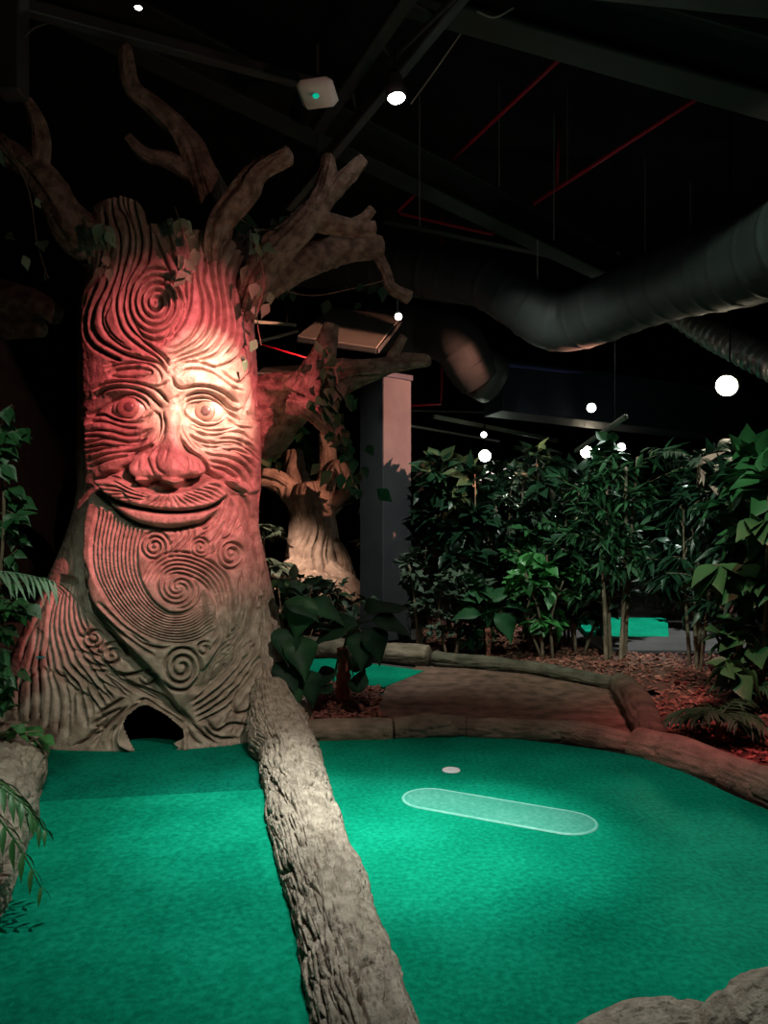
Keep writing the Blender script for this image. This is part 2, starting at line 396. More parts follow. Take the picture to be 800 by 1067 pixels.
# forehead
S('A 330,40 350,170 410,270 435,400 430,520 400,650 370,790 C 345,110 330,210 340,320 380,430 450,510 560,590 680,670 750,760', 1.3, 1.1)
S('A 475,50 480,180 520,330 540,450 520,600 440,760 C 405,130 392,240 410,340 460,430 540,510 640,590 730,670 770,740', 1.3, 1.1)
S('A 570,230 600,330 610,450 590,600 540,700 480,790 C 455,120 445,230 460,330 520,440 600,500 700,525 800,490 D 60,400 110,330 130,240 110,150', 1.2, 1.0)
S('A 380,60 400,180 470,330 490,470 470,620 410,770 C 370,120', 0.8, 0.8)
S('A 420,50 430,180 465,260', 0.8, 0.8)
S('A 560,100 610,190 690,290 750,450 790,560 B 60,620', 1.3, 1.1)
S('A 640,400 700,530 770,690 B 30,760', 1.2)
S('A 690,120 720,250 760,400 B 60,560', 0.9)
S('A 620,430 600,600 560,690', 0.9)
S('A 650,120 700,210 730,300', 0.7)
S('A 290,100 300,220 330,330 360,420 360,600 330,740 C 285,100 240,200 215,300 220,390 270,480 370,560 450,600', 1.1)
S('A 225,190 250,300 260,440 265,560 C 255,30 190,170 150,300 145,420 205,520 300,580 420,640 560,675 680,705 750,790', 1.6, 1.3)
S('A 250,700 C 195,0 150,120 110,230 88,350 95,470 150,570 260,640 370,690', 1.7, 1.4)
S('A 190,300 200,420 210,560 170,760 C 100,100 70,240', 1.0)
S('C 300,180 262,260 240,330 262,420 330,500 400,550', 0.7, 0.7)
spiral(162.7, 315.0, 1.5, 34, 5.0, 2.2, 1.18, 1.15, 1.05)
S('B 10,440 40,560 90,700 D 30,30', 1.0)
S('B 190,700 D 140,0 145,150 120,260 70,380 0,450 C 720,560', 1.1)
S('B 240,720 D 190,0 185,150 160,290 100,410 0,505 C 700,560', 1.1)
S('B 270,330 250,440 240,560 230,690 D 250,60 275,180 278,300 250,400 180,500 80,570 10,590', 1.2)
S('B 360,450 320,560 300,700 D 290,20 330,140 352,260 340,380 290,480 200,560 100,612 10,645', 1.3, 1.1)
S('B 490,350 470,410 400,480 350,600 355,690 D 375,50 402,180 405,300 400,400 350,500 260,590 130,640 35,690', 1.3, 1.1)
S('B 580,380 510,440 450,540 420,650 D 428,50 450,170 465,300 460,420 420,520 330,610 180,660 60,705 20,750', 1.3, 1.1)
S('B 595,420 560,560 500,680 D 490,60 510,200 530,320 530,440 480,550 390,640 250,690', 1.2)
S('B 645,430 645,530 620,650 D 540,120 570,330 580,450 550,560 470,650', 1.2)
S('B 690,500 690,640 D 600,80 610,250 640,400 650,500 620,600 540,690 390,745', 1.1)
S('B 720,520 D 640,100 660,400 690,500 720,620 715,800', 1.0)
S('B 430,400 400,440 370,500', 0.6)
S('B 200,250 190,330 210,420', 1.0); S('B 230,240 240,320', 0.8)
S('C 560,640 640,600 720,640 790,720', 0.6)
# brows
for s in ['E 280,130 340,85 480,70 600,85 622,112 560,142 430,147 300,138 280,130', 'E 240,85 330,45 470,25 600,35 680,90 702,150 690,190',
          'E 230,45 350,5', 'E 700,0 760,60', 'E 760,175 700,215 610,225']: S(s, 0.9, 0.9)
S('E 150,250 250,195 370,180 500,195 610,225 690,272 760,355', 1.3)
S('E 150,310 250,250 370,230 480,240 570,275 650,340 700,400', 1.2, 1.2)
S('E 100,465 200,410 290,350 380,303 470,290 560,330 600,390', 1.3)
S('E 110,462 230,460 330,502 430,522 520,512 600,465 640,430', 1.1)
S('E 640,430 688,465 700,560 670,650 620,720', 1.5, 1.1)
S('E 715,440 735,540 700,640 655,725', 1.0)
S('E 740,560 715,660 G 640,60', 0.7)
for s in ['E 80,535 160,512 260,525 400,565 520,575', 'E 80,602 170,585 300,600 420,630 530,620 620,570', 'E 75,642 170,637 300,655 450,688 530,650 600,600',
          'E 75,700 220,658 350,680 460,695 560,670', 'E 80,735 220,712 380,722 520,700', 'G 90,100 200,62 330,45 440,20', 'E 90,775 250,745 400,735 500,700 580,660',
          'G 110,165 230,112 350,90 480,80 560,50', 'G 120,215 230,165 340,135 430,120']: S(s, 1.0, 0.95)
S('G 150,345 250,272 380,243 440,180 470,110 580,60 650,10', 1.9, 1.4)
# right brow
for s in ['F 100,130 150,85 250,75 350,100 450,160 530,225 620,260', 'F 450,90 520,150 600,185 650,150 680,100', 'F 0,90 40,40 150,10', 'F 30,80 90,30 250,20 400,60 500,20']: S(s, 0.9, 0.9)
S('F 35,150 60,210 120,238 220,220 330,225 430,260 510,310 580,362', 1.3)
S('F 130,345 170,300 260,275 350,285 430,330 510,400 580,425 615,408', 1.3)
S('F 130,400 170,340 250,320 340,322 430,370 520,450 610,517', 1.4, 1.1)
S('F 490,490 580,550 695,577', 1.2)
S('F 130,400 150,460 220,510 300,548 400,543 480,500', 1.1)
S('F 20,340 90,300 120,270', 0.8)
for s in ['F 105,500 122,600 180,700 260,780', 'F 150,600 230,660 350,700 470,690 580,700 690,765', 'F 180,570 280,620 400,630 520,600 620,612 700,680',
          'F 200,545 320,588 450,588 540,570', 'F 90,560 100,660 160,760 230,800', 'F 200,680 300,740 440,760 560,750 660,795', 'F 240,690 330,725 450,725 600,700',
          'F 400,662 520,655 640,690 715,740', 'F 690,30 702,150 690,280 650,400 620,440', 'F 725,80 720,250 700,420', 'F 650,420 700,500',
          'H 200,0 280,50 420,60 560,90 660,150 720,225', 'H 330,0 450,30 580,32 680,80 740,160', 'H 270,60 360,112 500,132 620,190 690,280 708,380',
          'H 340,160 470,190 570,240 640,320 680,385', 'H 360,215 470,240 560,300 620,370', 'H 600,10 700,60 745,120']: S(s, 1.0, 0.95)
S('H 115,0 170,75 260,130 310,190 330,250 400,292 480,333 560,400 640,432', 1.8, 1.4)
# nose
for s in ['G 580,80 570,200', 'G 640,60 590,130 620,230 655,290', 'G 690,50 655,130 670,220 725,270', 'G 520,170 512,240', 'G 755,70 735,160',
          'H 150,120 165,200 130,280', 'H 190,150 205,230', 'H 230,160 260,250', 'H 110,190 130,240']: S(s, 0.8, 0.8)
# moustache strands
for s in ['G 250,290 340,300 440,360 560,425', 'G 240,330 350,340 450,400 600,450', 'G 235,370 340,382 440,430 590,470', 'G 250,405 370,420 430,465 560,488',
          'G 290,450 380,440 420,480', 'G 340,490 400,470 460,500', 'G 400,520 480,490', 'G 540,505 620,450', 'G 600,540 690,460', 'G 655,545 730,455', 'G 710,545 765,450', 'G 770,545 795,460',
          'H 20,540 0,480', 'H 80,540 40,460', 'H 150,535 60,455', 'H 210,525 100,455', 'H 270,515 180,470 80,430', 'H 320,500 220,455 90,420', 'H 365,490 280,440 130,410', 'H 400,472 330,420 180,398',
          'H 430,452 370,400 270,385', 'H 452,432 405,372 320,362', 'H 468,410 425,340 340,325', 'H 480,400 445,330 370,295']: S(s, 0.85, 0.75)
# beard: strands from the left and the mouth wrapping under the big curl
loft('p 104,530 98,568 101,600 117,630 140,654 170,668 200,668 222,656', 'p 150,549 144,565 143,590 149,610 160,627 176,638 194,637 206,628 212,616', 12, 1.05, 0.9)
S('L 160,80 330,265 500,405 640,505', 1.0); S('L 200,60 370,235 500,330 600,400', 0.9); S('L 420,300 560,405 700,440 760,435', 0.9)
S('G 150,400 110,520 90,700 I 85,200 78,330 110,480 L 60,0', 0.8, 0.8)
# curl: arms over the top
loft('p 173,606 179,598 192,598 209,606 221,620 226,637 222,653', 'p 150,604 160,585 180,575 205,579 228,592 239,612 241,650 233,692 214,718', 6, 1.1, 0.95)
for a in (0, 2.1, 4.2): spiral(186, 612.5, 2, 23, 1.25, a, 0.95, 0.9, 0.8)
spiral(161, 569.3, 1.5, 17, 3.0, 1.0, 1.05, 1.0, 0.85)
spiral(208.8, 569.4, 1.2, 12, 2.6, 3.5, 1.05, 1.0, 0.85, -1)
spiral(240.4, 577.5, 1.5, 16, 2.7, 0.5, 1.15, 1.1, 0.9)
spiral(98.8, 664.0, 1.5, 12, 2.0, 4.0, 1.05, 1.1, 0.9)
spiral(117.5, 681.5, 2.0, 14, 1.9, 1.0, 1.0, 1.1, 0.95)
spiral(189.0, 695.0, 2.5, 23, 2.8, 3.8, 1.1, 1.2, 1.0)
spiral(212.5, 676.0, 2.0, 8, 1.3, 3.5, 1.0, 1.0, 0.9)
spiral(154.5, 707.0, 5.0, 9, 1.0, 3.5, 0.7, 0.9, 0.9)
for s in ['J 110,60 90,150 0,250', 'J 160,65 150,160 60,250 0,330', 'J 205,65 205,150 120,250 20,350', 'J 65,70 50,140 0,190', 'J 330,30 240,110', 'J 400,30 330,110 250,160',
          'J 460,40 420,130 340,225', 'J 510,60 450,180 400,270 300,340', 'J 570,30 540,120 440,200 395,320', 'J 600,50 560,140', 'H 400,640 330,720 J 250,90',
          'H 480,480 440,600 380,720', 'H 520,480 520,600 460,740', 'H 560,520 580,640 520,780']: S(s, 0.85, 0.8)
loft('H 500,400 560,500 590,620 J 610,60 650,200 640,360 610,480 620,640 600,800 M 560,250 430,460 280,640 150,800', 'H 600,400 670,560 700,720 J 730,200 760,500 M 750,60 700,300 600,480 440,660 260,820', 10, 1.15, 0.85)
S('J 640,440 600,520 590,700', 0.8)
# lower right of trunk
loft('M 700,360 560,560 400,720 200,890', 'Q 450,120 380,240 260,380 100,470', 5, 1.1, 0.95)
S('Q 450,90 350,250 300,350 330,420 410,380 440,300 430,200', 1.0)
loft('M 740,60 770,240 Q 470,90 475,230 470,370', 'p 278,560 287,620 294,680 305,730 316,768', 7, 1.3, 0.9)
loft('p 268,540 272,600 274,640 275,670', 'p 274,530 280,590 284,640 288,690', 4, 1.1, 0.85)
loft('p 255,560 262,610 262,650 250,690 232,718', 'p 266,580 270,620 268,660 258,695', 3, 0.8, 0.8)
S('M 745,280 790,370', 1.2, 1.2)
# lower left of trunk
loft('K 520,0 470,150 430,320 420,480 450,650 480,800 N 560,180 570,330 560,450', 'K 640,20 650,180 670,350 730,500 800,590 L 220,520 300,650 470,760', 7, 1.3, 1.1)
loft('L 0,450 110,545 270,655 400,745 O 350,190 500,262 620,322 740,420 800,500', 'L 60,420 200,520 330,640 480,740 O 400,170 520,225 640,300 760,400 820,480', 3, 1.1)
for s in ['N 500,40 600,180 690,290 705,400', 'N 470,60 540,150 640,280 650,440', 'N 440,60 520,200 530,380 510,560', 'N 400,60 440,200 455,350 430,520', 'N 350,40 385,200 375,350 345,490',
          'N 300,40 305,250 300,420', 'N 240,60 235,250 215,440', 'N 170,60 145,250 135,430', 'N 130,120 60,300 20,440', 'N 600,180 640,330 660,480', 'N 560,20 660,130 760,240 800,330',
          'O 0,90 110,200 190,290', 'O 0,20 150,150 300,250', 'O 60,40 200,130 330,230', 'O 0,190 60,280 110,370', 'K 320,440 300,600 240,800', 'K 410,520 400,640 420,800', 'K 360,470 340,640 310,800',
          'K 430,100 340,300 240,520 180,700', 'N 640,600 800,440 O 110,380 280,270', 'N 560,640 700,560 800,500 O 60,470 150,400 260,350', 'O 60,640 120,520 200,440 300,340', 'O 180,650 180,560 220,480',
          'O 380,310 450,280 560,350 700,440 770,520 790,620', 'O 240,660 225,560 260,450 330,360 420,300', 'Q 0,440 60,560 100,600', 'Q 20,440 120,540 200,600', 'Q 130,440 200,520 300,480 420,500',
          'Q 0,480 30,560 40,610', 'Q 130,500 200,560 330,570', 'L 40,0 60,130 100,280', 'L 95,140 180,250 300,350 410,500', 'L 200,620 330,640 430,660 560,630', 'O 200,90 330,95 460,60']: S(s, 1.1, 1.0)
# relief masks
def poly(s):
    p = np.array(pp(s)); m = np.zeros(gx.shape, bool); n = len(p)
    for i in range(n):
        (xa, ya), (xb, yb) = p[i], p[(i+1) % n]
        if ya == yb: continue
        c = ((gy >= min(ya, yb)) & (gy < max(ya, yb))); xi = xa+(gy-ya)*(xb-xa)/(yb-ya); m ^= c & (gx < xi)
    return m.astype(float)
def blur(a, s):
    s = s*SS; r = int(3*s)+1; k = np.exp(-np.arange(-r, r+1)**2/(2*s*s)); k /= k.sum()
    n0 = a.shape
    b = np.pad(a, r, mode='edge')
    fy_ = np.fft.rfft(b, axis=1); kk = np.zeros(b.shape[1]); kk[:2*r+1] = k; kk = np.roll(kk, -r)
    b = np.fft.irfft(fy_*np.fft.rfft(kk)[None, :], b.shape[1], axis=1)
    kk = np.zeros(b.shape[0]); kk[:2*r+1] = k; kk = np.roll(kk, -r)
    b = np.fft.irfft(np.fft.rfft(b, axis=0)*np.fft.rfft(kk)[:, None], b.shape[0], axis=0)
    return b[r:r+n0[0], r:r+n0[1]]
def gau(cx, cy, rx, ry, h, a=0.0):
    c, s = math.cos(a), math.sin(a); u = (gx-cx)*c+(gy-cy)*s; v = -(gx-cx)*s+(gy-cy)*c
    return h*np.exp(-(u/rx)**2-(v/ry)**2)
H = np.zeros((GH, GW))
beard = poly('p 104,500 97,520 91,545 88,575 90,602 98,625 112,648 131,668 150,688 165,705 178,724 187,742 198,728 216,708 240,680 258,645 266,600 268,560 262,520 250,500')
bl = blur(beard, 1.0); bs_ = blur(beard, 9.0)
rt = np.clip((gx-(150+(742-gy)*0.30))/45.0, 0, 1)       # soft towards the right edge
H += 0.115*(bl*(1-rt)+bs_*rt)
H -= 0.05*blur(poly('p 97,505 85,545 80,580 84,612 95,640 110,662 130,684 150,702 170,728 184,745 187,742 165,705 131,668 98,625 88,575 91,545'), 2.0)
H += gau(178, 370, 70, 60, 0.03)
H += gau(128, 402, 26, 9, 0.055, -0.12)+gau(226, 402, 28, 10, 0.065, 0.2)
H -= gau(137, 424, 24, 13, 0.065)+gau(214, 428, 24, 13, 0.065)
H -= gau(168, 425, 8, 18, 0.03)
H += gau(112, 472, 24, 22, 0.055)+gau(245, 476, 24, 24, 0.055)
ck = poly('p 88,440 130,440 165,445 150,466 139,478 134,486 127,490 112,494 98,504 88,510'); H += 0.035*blur(ck, 1.5)
ck = poly('p 272,440 215,445 190,452 197,470 208,477 214,484 217,492 226,497 236,502 246,511 256,515 272,512'); H += 0.035*blur(ck, 1.5)
nose = poly('p 171,428 187,428 191,448 199,461 209,474 214,484 212,494 205,498 196,498 188,503 182,507 174,503 166,499 155,501 145,502 138,494 136,484 139,475 149,466 160,452 167,440')
ramp = np.interp(gy, [415, 430, 470, 490, 500], [0.0, 0.035, 0.10, 0.15, 0.15])
soft = blur(nose, 3.2); hard = blur(nose, 0.9)
kf = np.clip((gy-476)/14, 0, 1)
H += ramp*(soft*(1-kf)+hard*kf)
H += gau(181, 486, 15, 15, 0.06)*hard+gau(148, 487, 9, 10, 0.015)*hard+gau(203, 487, 9, 10, 0.02)*hard
H += gau(179, 452, 9, 30, 0.035)
H -= gau(159, 500.5, 7, 3.0, 0.09)+gau(195, 499.5, 8, 3.2, 0.09)
must = poly('p 104,506 106,500 113,493 127,490 131,499 139,506 150,511 162,513 180,513 200,510 210,502 217,494 226,498 233,507 235,516 230,521 223,526 212,529 200,531 185,532 165,531 148,528.5 132,525 120,520 110,514')
H += 0.085*blur(must, 1.8)
H -= 0.08*blur(poly('p 127,488 131,499 139,506 150,511 162,513 180,513 200,510 210,502 216,494 212,494 200,500 182,508 166,500 145,503 138,496 134,486'), 1.3)
lip = poly('p 122,527 132,528 148,531 165,533.5 185,534 205,533 222,528 227,529 219,537 209,544 187,547 175,548 160,547 145,543.5 132,537')
H += 0.06*blur(lip, 1.8)
DK = np.zeros((GH, GW))
stamp(DK, pp('p 104,505 109,514 120,522 134,527 150,530.5 168,533 186,533.5 205,532 222,527.5 234,519'), 0.10, 1.9)
stamp(DK, pp('p 103,506 107,517 116,529 128,538 142,546 160,550 180,551.5 200,548 214,544 224,536'), 0.075, 2.4)
stamp(DK, pp('p 102,503 103,510 108,520 118,531'), 0.10, 3.0)
# raised rims round the knot hole
RD = np.zeros((GH, GW))
stamp(RD, pp('O 330,660 250,600 268,470 310,395 400,325 470,312 600,385 735,495 750,600 745,650'), 0.05, 2.6, False)
stamp(RD, pp('E 150,440 290,365 380,318 470,305 545,340 590,400'), 0.03, 1.5)
stamp(RD, pp('F 135,395 180,352 260,335 340,340 420,385 480,450'), 0.03, 1.5)
stamp(RD, pp('E 240,450 340,485 430,505 520,495 590,450'), 0.022, 1.4)
stamp(RD, pp('F 140,420 165,470 230,502 300,530 400,525 470,490'), 0.022, 1.4)
stamp(RD, pp('M 590,700 600,690'), 0.0, 2)
H += RD
H += gau(154.5, 706, 5, 4, 0.03)
keep = 1-0.85*np.clip(blur(lip, 0.8), 0, 1)
H = H-GR*keep*np.interp(gy, [500, 640, 700], [1.0, 1.15, 1.5])-DK
fine = noise(gx*0.8, gy*0.45, 0, 3)*0.0016+noise(gx*0.3, gy*0.16, 0, 4)*0.003
H += fine
lowrt = np.clip((gy-600)/80, 0, 1)*np.clip((gx-190)/40, 0, 1)
H += lowrt*(noise(gx*0.35+gy*0.12, gy*0.09, 0, 8)*0.014+noise(gx*0.6+gy*0.2, gy*0.2, 0, 9)*0.007)
H = blur(H, 0.35)
hole = poly('O 272,480 310,402 400,334 470,326 600,394 726,502 738,575 665,615 690,640 680,700 375,700 320,580')

# ------------------------------------------------------------------ carved face tree: mesh
YC = 6.25
def tp(py, tab): a = np.array(tab); return np.interp(py, a[:, 0], a[:, 1])
XL = [(195, 100), (225, 99), (250, 95), (300, 90), (350, 88), (480, 88), (505, 88), (520, 86), (540, 82), (560, 76), (580, 69), (600, 61), (625, 51), (655, 38), (690, 26), (730, 13), (781, -2), (800, -6)]
XR = [(195, 262), (230, 262), (260, 263), (300, 263), (350, 266), (380, 268), (500, 268), (540, 266), (560, 270), (600, 278), (640, 286), (680, 294), (720, 304), (750, 313), (781, 326), (800, 332)]
YF = [(195, 5.62), (500, 5.60), (560, 5.58), (640, 5.50), (700, 5.42), (781, 5.30), (800, 5.28)]
ncf, ncb = 430, 50
thf = np.linspace(R(-104), R(104), ncf); thb = np.linspace(R(104), R(256), ncb+2)[1:-1]
TH = np.concatenate([thf, thb]); NC = len(TH)
NR = 860
tv = np.linspace(0, 1, NR)
# rim height along the top, by front position
rimx = [95, 104, 110, 122, 150, 166, 171, 176, 186, 200, 205, 218, 240, 250, 258, 264]
rimy = [238, 222, 209, 204, 202, 208, 214, 232, 233, 226, 232, 236, 231, 236, 246, 262]
v = np.zeros((NR, NC, 3)); cosT, sinT = np.cos(TH), np.sin(TH)
ex = 2.25
sup = (np.abs(sinT)**ex+np.abs(cosT)**ex)**(-1/ex)
def ring(py):
    """py: (…,1) rows -> base positions for every TH; front at -Y"""
    xl, xr, yf = tp(py, XL), tp(py, XR), tp(py, YF)
    Xl, Xr = (xl-400)/FP*YC, (xr-400)/FP*YC
    cx, a, b = (Xl+Xr)/2, (Xr-Xl)/2, YC-yf
    X = cx+a*sup*sinT; Y = YC-b*sup*cosT
    nx, ny = sinT/a, -cosT/b; L = np.sqrt(nx*nx+ny*ny)
    return X, Y, nx/L, ny/L, yf
zr = CH+(HY-781)/FP*5.3          # ~0
rimpy = np.interp(np.interp(sinT, [-1, 1], [96, 263]), rimx, rimy)
rimpy = np.where(cosT < 0.1, 215+12*noise(TH*2.2, 0, 0, 5), rimpy)
pyg = 783+(rimpy[None, :]-783)*tv[:, None]
Xb = np.zeros((NR, NC)); Yb = Xb.copy(); NX = Xb.copy(); NY = Xb.copy(); Zb = Xb.copy()
xl, xr, yf = tp(pyg, XL), tp(pyg, XR), tp(pyg, YF)
Xl, Xr = (xl-400)/FP*YC, (xr-400)/FP*YC
cx_, a_, b_ = (Xl+Xr)/2, (Xr-Xl)/2, YC-yf
Xb = cx_+a_*sup*sinT; Yb = YC-b_*sup*cosT
nx, ny = sinT/a_, -cosT/b_; Ln = np.sqrt(nx*nx+ny*ny); NX, NY = nx/Ln, ny/Ln
Zb = CH+(HY-pyg)/FP*yf; Zb = np.maximum(Zb, -0.01+0*Zb)
def samp(A, px, py):
    x = np.clip((px-X0)*SS, 0, GW-1.01); y = np.clip((py-Y0)*SS, 0, GH-1.01)
    i, j = y.astype(int), x.astype(int); fy_, fx_ = y-i, x-j
    return (A[i, j]*(1-fx_)+A[i, j+1]*fx_)*(1-fy_)+(A[i+1, j]*(1-fx_)+A[i+1, j+1]*fx_)*fy_
dcx, dcy = -Xb, -Yb; dl = np.hypot(dcx, dcy); facing = (NX*dcx+NY*dcy)/dl
wf = np.clip((facing-0.02)/0.16, 0, 1)
ribs = -0.012*(np.abs(np.sin(TH*34+0.6*noise(TH*3, Zb*1.2, 0, 2)*4))**0.5)
h = np.zeros((NR, NC))
Hs = blur(H, 5.0)
for it in range(6):
    X, Y = Xb+NX*h, Yb+NY*h
    h2 = samp(Hs, 400+FP*X/Y, HY-(Zb-CH)*FP/Y)*wf+(1-wf)*ribs
    h = h2 if it == 0 else 0.5*h+0.5*h2
X, Y = Xb+NX*h, Yb+NY*h
h = samp(H, 400+FP*X/Y, HY-(Zb-CH)*FP/Y)*wf+(1-wf)*ribs
X, Y = Xb+NX*h, Yb+NY*h
V = np.stack([X, Y, Zb], -1)
PX, PY = 400+FP*X/Y, HY-(Zb-CH)*FP/Y
faces = grid_faces(NR, NC, True)
fc = lambda A: A.reshape(-1)[faces].mean(1)
fpx, fpy, ffw = fc(PX), fc(PY), fc(wf)
def inm(m): return (samp(m, fpx, fpy) > 0.5) & (ffw > 0.3)
ishole = inm(hole)
TREE = thing('carved_face_tree', 'giant carved tree trunk with a smiling bearded face and bare branches, lit red', 'tree', (-1.75, YC, 0))
Vf = V.reshape(-1, 3)
def sub(name, sel, mt, parent):
    f = faces[sel]; u, inv = np.unique(f, return_inverse=True)
    return mesh_obj(name, Vf[u], inv.reshape(f.shape), mt, parent, True)
mm, ml, mn, mb = inm(must), inm(lip), inm(nose), inm(beard)
mm &= ~mn; ml &= ~(mn | mm); mb &= ~(mn | mm | ml)
rest = ~(mm | ml | mn | mb | ishole)
sub('trunk', rest, M['trunk'], TREE)
tag(sub('beard', mb & ~ishole, M['trunk'], TREE), 'swirling carved beard coming to a point')
tag(sub('moustache', mm, M['trunk'], TREE), 'carved moustache of short curving strands')
sub('lower_lip', ml, M['trunk'], TREE); sub('nose', mn, M['trunk'], TREE)
# top of the hollow trunk, and the dark throat behind the knot hole
rim = V[-1]; cxm = rim.mean(0)
caps = [rim]; 
for s_, dz in ((0.86, -0.02), (0.7, -0.25), (0.45, -0.35)):
    q = cxm+(rim-cxm)*s_; q[:, 2] = rim[:, 2]+dz; caps.append(q)
cv = np.vstack(caps+[[cxm+np.array([0, 0, -0.45])]])
cf = [tuple(q) for q in grid_faces(4, NC, True)]+[(3*NC+j, 3*NC+(j+1) % NC, 4*NC) for j in range(NC)]
mesh_obj('hollow_top', cv, cf, M['branch'], TREE)
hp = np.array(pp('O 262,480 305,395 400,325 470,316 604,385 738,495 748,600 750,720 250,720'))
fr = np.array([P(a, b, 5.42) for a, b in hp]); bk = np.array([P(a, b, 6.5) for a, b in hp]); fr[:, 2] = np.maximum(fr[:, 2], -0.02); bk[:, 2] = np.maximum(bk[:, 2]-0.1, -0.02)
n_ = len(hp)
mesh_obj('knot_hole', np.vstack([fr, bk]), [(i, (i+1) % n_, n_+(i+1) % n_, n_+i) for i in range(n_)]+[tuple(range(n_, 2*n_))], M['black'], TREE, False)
# eyes
def dome(name, c, rx, rz, ry, mt, parent, nu=40, nv=14, cover=1.0):
    vs, fs = [], []
    for i in range(nv+1):
        a = (math.pi/2)*cover*i/nv
        for j in range(nu):
            b = 2*math.pi*j/nu; vs.append((c[0]+rx*math.sin(a)*math.cos(b), c[1]-ry*math.cos(a), c[2]+rz*math.sin(a)*math.sin(b)))
    for i in range(nv):
        for j in range(nu): fs.append((i*nu+j, i*nu+(j+1) % nu, (i+1)*nu+(j+1) % nu, (i+1)*nu+j))
    return mesh_obj(name, vs, fs, mt, parent)
def surf(px, py, r=2.5):
    m = (np.abs(PX-px) < r) & (np.abs(PY-py) < r) & (wf > 0.5); return float(np.median(Y[m]))
# (px, py) centre of eyeball, iris
for (ex_, ey_, ix, iy, rr) in ((136, 426.5, 133.5, 424.5, 12.5), (214, 430, 213.5, 428.5, 11.5)):
    yy = surf(ex_, ey_)+0.012; c = P(ex_, ey_, yy)
    k = yy/FP
    e = dome('eye', c, 19*k, 12.5*k, 0.070, M['eye'], TREE)
    ci = P(ix, iy, yy-0.056)
    # raised iris ring and pupil
    e2 = dome('iris', ci, rr*0.95*k, rr*0.86*k, 0.026, M['iris'], e, cover=0.98); e2.location = (0, 0, 0)
    p2 = dome('pupil', P(ix+0.5, iy-0.5, yy-0.075), 5.4*k, 5.4*k, 0.014, M['pupil'], e)
# limbs
BR = [
 ('B', [(112, 290, 5.95, 13), (103, 262, 5.85, 19), (82, 243, 5.8, 20), (60, 208, 5.75, 17), (38, 178, 5.7, 13), (12, 160, 5.7, 13), (-30, 140, 5.7, 12)]),
 ('B', [(38, 180, 5.7, 9), (42, 152, 5.68, 8.5), (38, 128, 5.65, 7.5), (27, 102, 5.6, 4)]),
 ('B', [(226, 262, 6.0, 12), (228, 235, 6.0, 13), (221, 202, 5.95, 13), (206, 168, 5.9, 12.5), (184, 132, 5.85, 11), (158, 108, 5.8, 9), (138, 92, 5.75, 8.5), (133, 70, 5.7, 7.5), (131, 45, 5.65, 5)]),
 ('B', [(203, 182, 5.92, 7.5), (176, 168, 5.85, 7.5), (150, 160, 5.8, 6.5), (132, 141, 5.75, 4.5)]),
 ('B', [(226, 315, 6.15, 7), (222, 280, 5.9, 9), (221, 252, 5.75, 11), (232, 225, 5.7, 14), (254, 200, 5.65, 15), (268, 181, 5.6, 11), (285, 170, 5.6, 9), (303, 160, 5.55, 8)]),
 ('B', [(245, 350, 6.3, 9), (258, 318, 6.1, 12), (267, 293, 5.98, 15), (287, 260, 5.95, 17), (315, 233, 5.95, 15), (336, 207, 6.0, 12), (340, 188, 6.0, 10), (342, 160, 6.0, 5)]),
 ('B', [(335, 212, 6.0, 9), (350, 195, 6.0, 9.5), (365, 180, 6.0, 8), (379, 165, 6.0, 6)]),
 ('B', [(318, 228, 6.0, 10), (348, 234, 6.0, 9.5), (370, 238, 6.0, 8), (392, 238, 6.0, 6.5)]),
 ('B', [(364, 235, 6.0, 6), (378, 228, 6.0, 5), (388, 217, 6.0, 4)]),
 ('B', [(262, 306, 6.2, 12), (300, 283, 6.3, 17), (335, 266, 6.4, 17), (370, 257, 6.45, 14), (400, 258, 6.5, 9)]),
 ('B', [(392, 262, 6.5, 6), (402, 282, 6.5, 5.5), (408, 300, 6.5, 5), (428, 311, 6.5, 5.5)]),
 ('G', [(235, 440, 6.55, 40), (262, 436, 6.5, 42), (282, 428, 6.42, 34), (302, 416, 6.3, 26), (322, 405, 6.15, 20), (345, 396, 6.0, 15), (372, 388, 5.85, 12), (400, 381, 5.8, 9), (425, 377, 5.8, 7), (449, 377, 5.8, 5)]),
 ('B', [(316, 415, 6.0, 20), (328, 390, 6.0, 15), (337, 368, 6.0, 10), (345, 337, 6.0, 6)]),
 ('B', [(402, 386, 5.8, 7), (411, 368, 5.8, 5), (421, 350, 5.8, 3.5)]),
 ('B', [(305, 420, 6.0, 16), (325, 426, 5.95, 13), (340, 438, 5.9, 10), (351, 452, 5.9, 8), (357, 468, 5.9, 4)]),
]
for bi, (kd, pts) in enumerate(BR):
    q = [(*P(a, b, yy), rr/FP*yy) for a, b, yy, rr in pts]
    big = kd == 'G'
    bark_tube('branch', q, M['branch'], TREE, sides=96 if big else 56, n=150 if big else 90, amp=0.030 if big else 0.019, freq=8 if big else 9, stretch=1.1 if big else 1.4, seed=20+bi, endcut=0.45, lmp=0.24)
